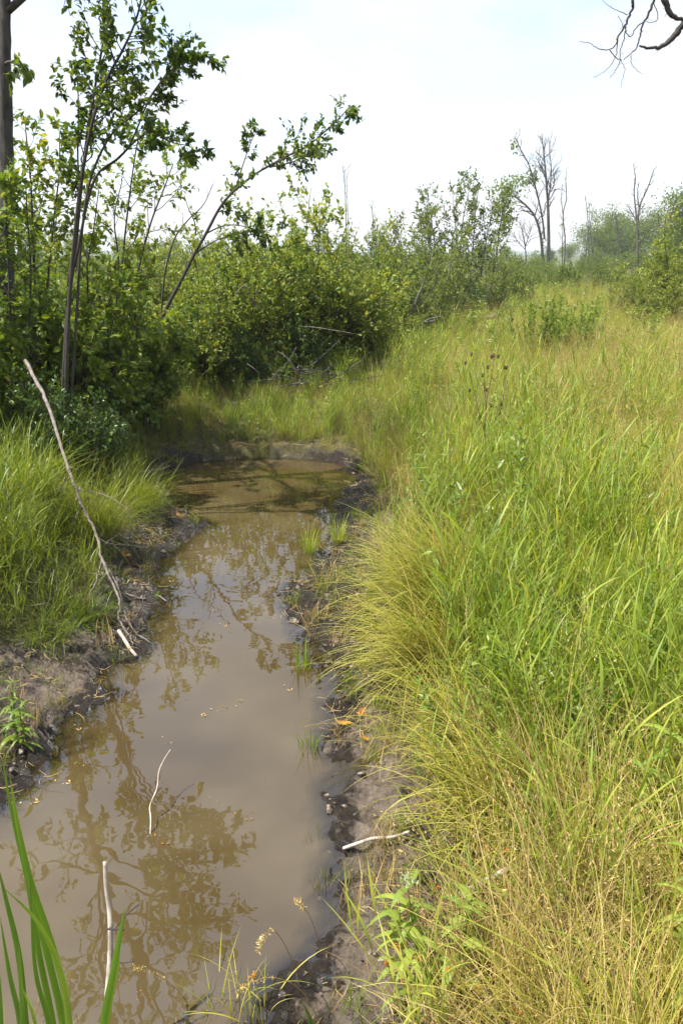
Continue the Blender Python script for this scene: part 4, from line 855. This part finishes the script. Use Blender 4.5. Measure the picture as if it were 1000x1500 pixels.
# fallen log and forked dead branch by the willows
def zsp(u, v): return zpx(u, v, .12)
stick('fallen_log', 'grey fallen log end lying at the far meadow edge under the willows', [zpx(655, 482, .36), zpx(680, 474, .42), zpx(700, 469, .45), zpx(725, 463, .5)], .03, .085, 'snag', cat='log')
fb = thing('dead_branch', 'forked dead branch jutting from the willow shrubs over the meadow edge', 'branch', aty(605, 505, 14) * [1, 1, 0]); og = np.array(fb.location)
for pts in ([(598, 495), (610, 480), (628, 468), (646, 463)], [(622, 472), (634, 470), (640, 464)], [(598, 495), (606, 450), (618, 420), (622, 405)]):
    mb = MB(); tube(mb, smoothline(np.array([aty(u, v, 13.6) for u, v in pts]), 16) - og, np.linspace(.028, .010, 16), 6, rough=.2); mb.obj('limb', M['snag'], fb)
for lb, Y, pts in (('pale bare branch lying across the front of the shrub mass', 9.6, [(440, 478), (465, 480), (490, 484), (515, 488)]), ('pale crooked twig in front of the rounded shrub behind the pool', 9.4, [(345, 430), (360, 418), (370, 445), (385, 452)]),
                   ('thin dead stick in the dark gap below the shrubs', 9.2, [(362, 533), (372, 540), (380, 547)])):
    stick('bare_branch', lb, [aty(u, v, Y) for u, v in pts], .012, .006, 'greywood', cat='branch')
def wood_pile(u, v):
    t = thing('brush_pile', 'low tangle of dead twigs at the edge of the far bank grass', 'brush pile', zpx(u, v, 0)); 
    for k in range(26):
        a = rng.normal(0, .5) + (math.pi if rng.random() < .5 else 0); q = np.array([rng.normal(0, .3), rng.normal(0, .12), .08 + .22 * rng.random()]); mb = MB(); tube(mb, wander(q, [math.cos(a), math.sin(a) * .3, rng.normal(.1, .3)], .25 + .4 * rng.random(), 5, .15), np.linspace(.008, .003, 6), 5); mb.obj('twig', M['snag'], t)
wood_pile(455, 580)

# ------------------------------------------------------------------ single plants
def blade_obj(parent, name, P0, az, lean, L, w, curve, matk, seg=10, twist=.2, var=None, cup=.0):
    mb = MB(); blades(mb, np.array([P0], float), az, lean, L, w, curve, seg, var, twist); o = mb.obj(name, M[matk], parent, smooth=True)
    return o
# cattail blades, built as folded straps through real points
def strap(parent, pts, w, matk='cattail', face=(0, -1, .2), name='leaf', fold=.25, var=None):
    P = smoothline(np.array(pts), 16); T = norm(np.gradient(P, axis=0)); f = np.array(face, float); S = norm(np.cross(T, f)); Nn = np.cross(S, T)
    t = np.linspace(0, 1, 16); wt = (w * .5 * np.minimum(1, np.minimum(.7 + 2 * t, (1 - t ** 3) + .02)))[:, None]
    V = np.stack([P - S * wt, P + Nn * wt * fold, P + S * wt], 1).reshape(-1, 3); F = []
    for i in range(15):
        for j in range(2): a = 3 * i + j; F.append([a, a + 1, a + 4, a + 3])
    mb = MB(); mb.add(V, np.array(F), rng.random() if var is None else var, np.repeat(t, 3)); return mb.obj(name, M[matk], parent)
ct = thing('cattail_plant', 'green cattail clump of upright strap leaves, lower left corner', 'cattail', at(60, 1620, 0)); og = np.array(ct.location)
CY = 1.35
def cpt(l, Y0=1.42): return [np.array(aty(u, v, Y0 - .10 * k / len(l))) - og for k, (u, v) in enumerate(l)]
for l, w, vr, Y0 in [([(100, 1620), (92, 1500), (70, 1400), (45, 1300), (20, 1200), (2, 1100)], .017, .5, 1.45), ([(112, 1620), (98, 1470), (75, 1380), (45, 1290), (25, 1200), (15, 1135)], .016, .7, 1.40),
                     ([(95, 1620), (78, 1500), (58, 1400), (42, 1300), (20, 1210)], .016, .35, 1.5), ([(110, 1630), (102, 1500), (88, 1420), (55, 1350), (3, 1298)], .015, .9, 1.38), ([(90, 1620), (72, 1500), (52, 1420), (44, 1280)], .013, .4, 1.42),
                     ([(50, 1620), (38, 1500), (28, 1400), (10, 1320), (-5, 1260)], .016, .2, 1.46), ([(40, 1620), (30, 1500), (15, 1430), (0, 1340)], .014, .3, 1.42), ([(38, 1620), (34, 1500), (30, 1430), (28, 1378)], .011, .6, 1.38),
                     ([(5, 1620), (2, 1500), (-2, 1400)], .012, .4, 1.36), ([(66, 1620), (52, 1500), (30, 1440)], .010, .8, 1.34)]:
    strap(ct, cpt(l, Y0), w, var=vr)
c2 = thing('cattail_plant', 'two green strap leaves crossing the bleached upright stick', 'cattail', at(150, 1660, 0)); og = np.array(c2.location)
strap(c2, [np.array(aty(u, v, 1.22)) - og for u, v in [(140, 1640), (152, 1500), (165, 1430), (176, 1370), (184, 1330)]], .014, var=.45)
strap(c2, [np.array(aty(u, v, 1.26)) - og for u, v in [(140, 1640), (160, 1480), (172, 1420), (176, 1370)]], .009, var=.8)

def opp_plant(name, label, cat, base, H, lean, pairs, leaf, wl, matk, head=None, stems=1, group=None, whorl=False, tipw=.3):
    t = thing(name, label, cat, base, group)
    for s in range(stems):
        a0 = rng.random() * 6.28; off = np.array([.03 * s * math.cos(a0), .03 * s * math.sin(a0), 0]); h = H * (1 - .2 * s * rng.random()); P = wander(off - [0, 0, .02], [lean[0] + rng.normal(0, .06), lean[1] + rng.normal(0, .06), 1], h, 8, .05)
        mb = MB(); tube(mb, P, np.linspace(.0035, .002, 9), 6); mb.obj('stem', M[matk], t)
        for k in range(pairs):
            f = .15 + .82 * k / max(1, pairs - 1); j = min(int(f * 8), 7); q = P[j] + (P[j + 1] - P[j]) * (f * 8 - j); a1 = a0 + k * 1.57
            for w_ in ((0, math.pi) if not whorl else (0, 2.1, 4.2)):
                a = a1 + w_ + rng.normal(0, .2); l = leaf * (.75 + .4 * rng.random()) * (1.0 - tipw * f); d = np.array([math.cos(a), math.sin(a), .55]); tt_ = np.linspace(0, 1, 5)[:, None]
                pts = q + d * l * tt_ + np.array([0, 0, -1]) * l * .75 * tt_ ** 2; strap(t, pts, wl * l / leaf * (.8 + .4 * rng.random()), matk, (rng.normal(0, .1), rng.normal(0, .1), 1), 'leaf', .35)
        if head and s == 0:
            mh = MB(); c = P[-1]; pp = c + rng.normal(0, head * .35, (70, 3)) * [1, 1, .7] + [0, 0, head * .3]; put_leaves(mh, pp, np.tile([0, 0, 1.0], (70, 1)), head * .35, LEAF4_V * [1.6, 1, 1], LEAF4_F, -.5, .2); mh.obj('flower_head', M['bud'], t)
    return t
b = zpx(620, 1455, 0)
opp_plant('budding_plant', 'pale green leafy plant with a rounded white bud, foreground mud edge', 'plant', b, .34, (-.18, .22), 7, .125, .027, 'boneset', .030, stems=2)
opp_plant('budding_plant', 'second broad-leaved plant, right of the white-budded one', 'plant', zpx(665, 1470, 0), .30, (0, .1), 6, .12, .027, 'boneset', stems=2)
opp_plant('leafy_weed', 'leafy weed on the left mud bank above the cattails', 'plant', zpx(38, 1092, 0), .20, (-.15, .1), 6, .11, .02, 'forb', stems=2)
opp_plant('leafy_weed', 'narrow-leaved weed with bright star tip at the left edge', 'plant', zpx(22, 1070, 0), .24, (0, .2), 7, .085, .012, 'forb', whorl=True)
opp_plant('leafy_weed', 'small bright sprig on the bank edge over the pale mud', 'plant', zpx(107, 925, 0), .12, (0, .1), 4, .06, .010, 'forb', whorl=True)
for u, v, lb in ((955, 1190, 'bright broad-leaved weed at the right edge, upper of two'), (990, 1370, 'broad-leaved weed low at the right edge, lower of two'), (975, 1120, 'light green weed behind the upper broad-leaved weed')):
    opp_plant('leafy_weed', lb, 'plant', zpx(u, v + 70, 0), .42, (rng.normal(0, .1), 0), 6, .12, .026, 'boneset', stems=2)
# upright dark green clump in the meadow
gc = thing('weed_clump', 'upright dark green weed clump standing in the middle of the meadow', 'plant', zpx(800, 535, 0))
for k in range(64):
    q = np.array([rng.normal(0, .26), rng.normal(0, .25), 0]); P = wander(q, [q[0] * .35, q[1] * .2, 1], .55 + .6 * rng.random() ** 1.3, 6, .04); mb = MB(); tube(mb, P, np.linspace(.004, .002, 7), 4)
    f = np.sort(rng.random(70)) * .95; j = np.minimum((f * 6).astype(int), 5); pp = P[j] + (P[np.minimum(j + 1, 6)] - P[j]) * (f * 6 - j)[:, None]; a = rng.random(70) * 6.28
    put_leaves(mb, pp, np.stack([np.cos(a), np.sin(a), 0 * a + .9], -1), .07, LEAFN_V * [.9, 1, 1], LEAF4_F, 0, 1); mb.obj('stem', M['forb'], gc, smooth=False)
# dead thistle
th = thing('dead_thistle', 'dead brown thistle stalk with dark seed heads rising from the meadow grass', 'thistle', zpx(713, 745, 0)); og = np.array(th.location); YT = float(og[1])
def tp(u, v, dy=0): return np.array(aty(u, v, YT + dy)) - og
heads = []
for pts, a, b_ in [([(713, 745), (711, 700), (710, 660), (709, 630), (711, 605)], .010, .007), ([(711, 605), (713, 580), (718, 560), (722, 530), (722, 524)], .006, .003), ([(711, 605), (710, 570), (708, 535)], .005, .003), ([(710, 640), (700, 600), (693, 570), (687, 545)], .005, .003), ([(711, 655), (720, 625), (733, 600), (737, 580), (741, 545)], .005, .003), ([(709, 575), (708, 562), (706, 556)], .004, .003), ([(722, 620), (730, 600), (733, 596)], .003, .003), ([(715, 590), (718, 597)], .003, .003)]:
    mb = MB(); P = smoothline(np.array([tp(u, v, rng.normal(0, .03)) for u, v in pts]), 14); P[0] = np.array(tp(*pts[0])); tube(mb, P, np.linspace(a, b_, 14) * .5, 6, rough=.2)
    if a == .010:
        a_ = rng.random(40) * 6.28; f = rng.random(40) * .8; j = (f * 13).astype(int); put_leaves(mb, P[j], np.stack([np.cos(a_), np.sin(a_), 0 * a_ - .3], -1), .05, LEAFN_V * [.7, 1, 1], LEAF4_F, .5, .3)
    mb.obj('stem', M['brown'], th)
hd = MB(); hp = np.linspace(0, 1, 7); tube(hd, np.stack([0 * hp, 0 * hp, hp * .022], -1), np.array([.002, .006, .0082, .0078, .005, .0065, .003]), 9, rough=.2)
put_leaves(hd, np.tile([0, 0, .016], (30, 1)) + rng.normal(0, .004, (30, 3)), rng.normal(0, 1, (30, 3)) * [1, 1, .4] + [0, 0, .5], .014, LEAFN_V * .8, LEAF4_F, 0, .2); hm = hd.mesh('seed_head', M['head'], False)
for u, v in [(722, 524), (719, 526), (714, 541), (729, 525), (706, 553), (741, 542), (738, 541), (690, 522), (681, 535), (733, 595), (718, 597), (687, 575), (712, 574)]:
    link('seed_head', hm, th, loc=Vector(tp(u, v)), )

# drooping sedge tussocks on the right bank
def sedge(name, label, u, v, n, L, w, az0, spread, matk='sedge', leanm=.45, curve=1.5, r=.14, group=None, lift=0):
    c = zpx(u, v, 0); mb = MB(); b_ = disc(n, r); az = rng.normal(az0, spread * 1.3, n)
    blades(mb, b_, az, np.abs(rng.normal(leanm, .32, n)), L * (.35 + .8 * rng.random(n)), w * (.7 + .6 * rng.random(n)), curve * (.5 + .8 * rng.random(n)), 9, twist=.3)
    t = thing(name, label, 'grass tussock', c, group); mb.obj('blades', M[matk], t, kind='stuff'); return t
gsd = 'drooping sedge tussocks along the right bank'
sedge('sedge_tussock', 'large yellow-green sedge tussock arching left over dark mud, upper of the bank', 650, 900, 820, .68, .0044, math.pi, .5, group=gsd)
sedge('sedge_tussock', 'yellow-green sedge tussock hanging toward the water, middle of the right bank', 640, 990, 700, .62, .0042, math.pi * 1.06, .5, group=gsd)
sedge('sedge_tussock', 'lighter sedge tussock behind the largest drooping one', 690, 860, 480, .60, .0042, math.pi * 1.02, .7, group=gsd)
sedge('sedge_tussock', 'thin sedge tussock spreading over the mud above the curved stick', 690, 1110, 260, .55, .0038, math.pi * 1.0, .6, group=gsd)
sedge('sedge_tussock', 'green-bladed tussock fanning left above the thick bleached stick', 740, 1225, 260, .50, .0052, math.pi * .95, .55, 'sedge', group=gsd)
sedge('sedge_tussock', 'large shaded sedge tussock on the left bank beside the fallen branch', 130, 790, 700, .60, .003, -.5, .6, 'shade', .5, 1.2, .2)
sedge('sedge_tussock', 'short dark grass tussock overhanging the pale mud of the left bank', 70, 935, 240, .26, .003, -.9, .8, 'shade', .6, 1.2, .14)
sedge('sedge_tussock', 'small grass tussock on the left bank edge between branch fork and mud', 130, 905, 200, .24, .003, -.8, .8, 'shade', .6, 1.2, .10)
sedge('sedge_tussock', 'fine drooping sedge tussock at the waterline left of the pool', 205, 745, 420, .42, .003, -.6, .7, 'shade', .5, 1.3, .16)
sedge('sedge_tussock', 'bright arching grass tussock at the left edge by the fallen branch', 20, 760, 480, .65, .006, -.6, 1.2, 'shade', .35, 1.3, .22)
# tufts standing in or at the water
gE = 'small green grass tufts standing in the water'
for u, v, n, L, lb in [(452, 828, 60, .26, 'taller green grass tuft at the mud point of the right shore'), (495, 800, 70, .24, 'green grass tuft on the shore behind the mud point tuft'), (444, 1003, 26, .18, 'small grass tuft in the water by the middle of the right shore'),
                       (452, 1108, 26, .13, 'small bright grass tuft alone in open water with a dark reflection'), (462, 1245, 16, .07, 'tiny dark sprout in the shallows above another'), (468, 1300, 20, .08, 'tiny dark sprout in the shallows, lower one')]:
    c = zpx(u, v, 0); c[2] = max(c[2], -.03); mb = MB(); b_ = disc(n, .035); blades(mb, b_, np.arctan2(b_[:, 1], b_[:, 0]) + rng.normal(0, .8, n), np.abs(rng.normal(.15, .15, n)), L * (.5 + .6 * rng.random(n)), .0042 if n > 20 else .003, .7 * rng.random(n), 6)
    t = thing('grass_tuft', lb, 'grass tuft', c, gE); mb.obj('blades', M['lush'] if L > .1 else M['moss'], t, kind='stuff')
gC = 'grass tufts along the bottom edge by the water'
for u, v, lb in ((330, 1510, 'sparse grass tuft at the bottom edge in front of the brown water'), (370, 1490, 'thin grass tuft at the bottom edge beside the mud')):
    sedge('grass_tuft', lb, u, v, 26, .24, .004, 1.6, 1.6, 'sedge', .25, .9, .06, gC)
# arching reddish seed stems over the water
for k, (pts, lb) in enumerate([([(440, 1440), (420, 1390), (400, 1362), (385, 1375), (378, 1390)], 'arching reddish seed stem over the shallows, upper'), ([(470, 1500), (440, 1450), (400, 1432), (360, 1442), (352, 1450)], 'arching reddish seed stem over the shallows, lower'),
                               ([(290, 1500), (262, 1452), (225, 1425), (196, 1417)], 'pale seed stem arching over the water right of the bleached stick'), ([(470, 1390), (455, 1345), (440, 1325), (432, 1318)], 'short reddish seed stem at the shore above the others')]):
    b0 = zpx(*pts[0], 0); P = [b0] + [aty(u, v, b0[1] - .06 * (i + 1)) for i, (u, v) in enumerate(pts[1:])]; P = smoothline(np.array(P), 22) - b0; t = thing('seed_grass', lb, 'grass stem', b0, 'arching seed stems by the water')
    mb = MB(); tube(mb, P, np.linspace(.0012, .0006, 22), 5, .4); mb.obj('stem', M['dry'], t); mh = MB(); j = rng.integers(11, 22, 60); put_leaves(mh, P[j] + rng.normal(0, .003, (60, 3)), P[np.minimum(j + 1, 21)] - P[j - 1], .009, LEAFN_V * [1, 1, 1], LEAF4_F, .1, .3); mh.obj('seed_head', M['panicle'], t, smooth=False)
# small orange-brown sedge heads on stalks
gO = 'orange-brown seed heads on thin green stalks'
for k, (u, v) in enumerate([(595, 1358), (581, 1386), (568, 1412), (612, 1404), (655, 1422), (715, 1242), (740, 1245), (675, 1268), (838 - 100, 1300), (936, 1152), (372, 1430), (700, 1450), (760, 1480), (640, 1300)]):
    bpx = (u + rng.normal(6, 8), v + 90); b0 = zpx(*bpx, 0); tip = aty(u, v, b0[1] + .02) - b0; P = smoothline(np.array([[0, 0, -.01], tip * .5 + [.004, 0, .004], tip]), 10); t = thing('seed_stalk', 'small orange-brown seed head on a thin stalk in the near right grass' if k != 10 else 'lone orange seed head over the water at the bottom', 'seed stalk', b0, gO if k != 10 else None)
    mb = MB(); tube(mb, P, np.linspace(.0016, .001, 10), 5); mb.obj('stem', M['sedge'], t); mh = MB(); put_leaves(mh, tip + rng.normal(0, .0035, (34, 3)) * [1.4, 1, 1], rng.normal(0, 1, (34, 3)), .008, LEAF4_V, LEAF4_F, 0, .2); mh.obj('seed_head', M['orange'], t, smooth=False)
# fallen orange leaves on the mud
gL = 'dead orange leaves lying on the mud'
for u, v, lb in [(183, 815, 'orange dead leaf on the dark mud beside the fallen branch'), (263, 757, 'orange dead leaf on the mud point at the left shore'), (527, 1049, 'orange dead leaf on the right mud, upper one'), (537, 1086, 'orange dead leaf on the right mud, lower one'), (500, 1062, 'orange leaf at the waterline left of the other two')]:
    c = zpx(u, v, .012); mb = MB()
    for k in range(3): put_leaves(mb, [[0, 0, .004]], [[math.cos(k * .9), math.sin(k * .9), .1]], .038, LEAF8_V, LEAF8_F, 0, 1.5)
    o = mb.obj('dead_leaf', M['orange'], smooth=False); o.location = c; tag(o, lb, 'leaf', gL)
# fern-like sprays under the far shrubs, purple spikes far off
fm = MB(); 
for k in range(16):
    P = wander(disc(1, .08)[0], [rng.normal(0, .8), rng.normal(0, .8), 1], .5, 6, .05, -.1); tube(fm, P, np.linspace(.004, .002, 7), 4); f = np.linspace(.2, 1, 40); j = np.minimum((f * 6).astype(int), 5); S = norm(np.cross(P[j + 1] - P[j], [0, 0, 1.0])) * np.where(np.arange(40) % 2, 1, -1)[:, None]
    put_leaves(fm, P[j] + (P[j + 1] - P[j]) * (f * 6 - j)[:, None], S * 2, .10, LEAFN_V * [.6, 1, 1], LEAF4_F, .1, 2)
fme = fm.mesh('fronds', M['forb'], False)
for u, v, lb in ((405, 572, 'yellow-green fern clump on the far bank under the shrubs'), (500, 560, 'fern clump right of the yellow-green one, at the shrub edge')):
    t = thing('fern', lb, 'fern', zpx(u, v, 0), 'ferns under the shrubs'); link('fronds', fme, t, kind='stuff')
for k, (u, Y) in enumerate([(712, 19.5), (853, 26), (720, 19.7)]):
    x = aty(u, 470, Y)[0]; t = thing('purple_flower', 'purple flower spike at the far meadow edge', 'flower', (x, Y, gz(x, Y)), 'purple flower spikes at the far meadow edge'); mb = MB(); tube(mb, [[0, 0, 0], [0, 0, .5], [.02, 0, 1.0]], [.006, .005, .003], 5); mb.obj('stem', M['dark'], t)
    mh = MB(); put_leaves(mh, np.stack([rng.normal(0, .03, 90), rng.normal(0, .03, 90), .6 + .35 * rng.random(90)], -1), rng.normal(0, 1, (90, 3)), .025, LEAF4_V, LEAF4_F, 0, .2); mh.obj('flower_spike', M['purple'], t, smooth=False)
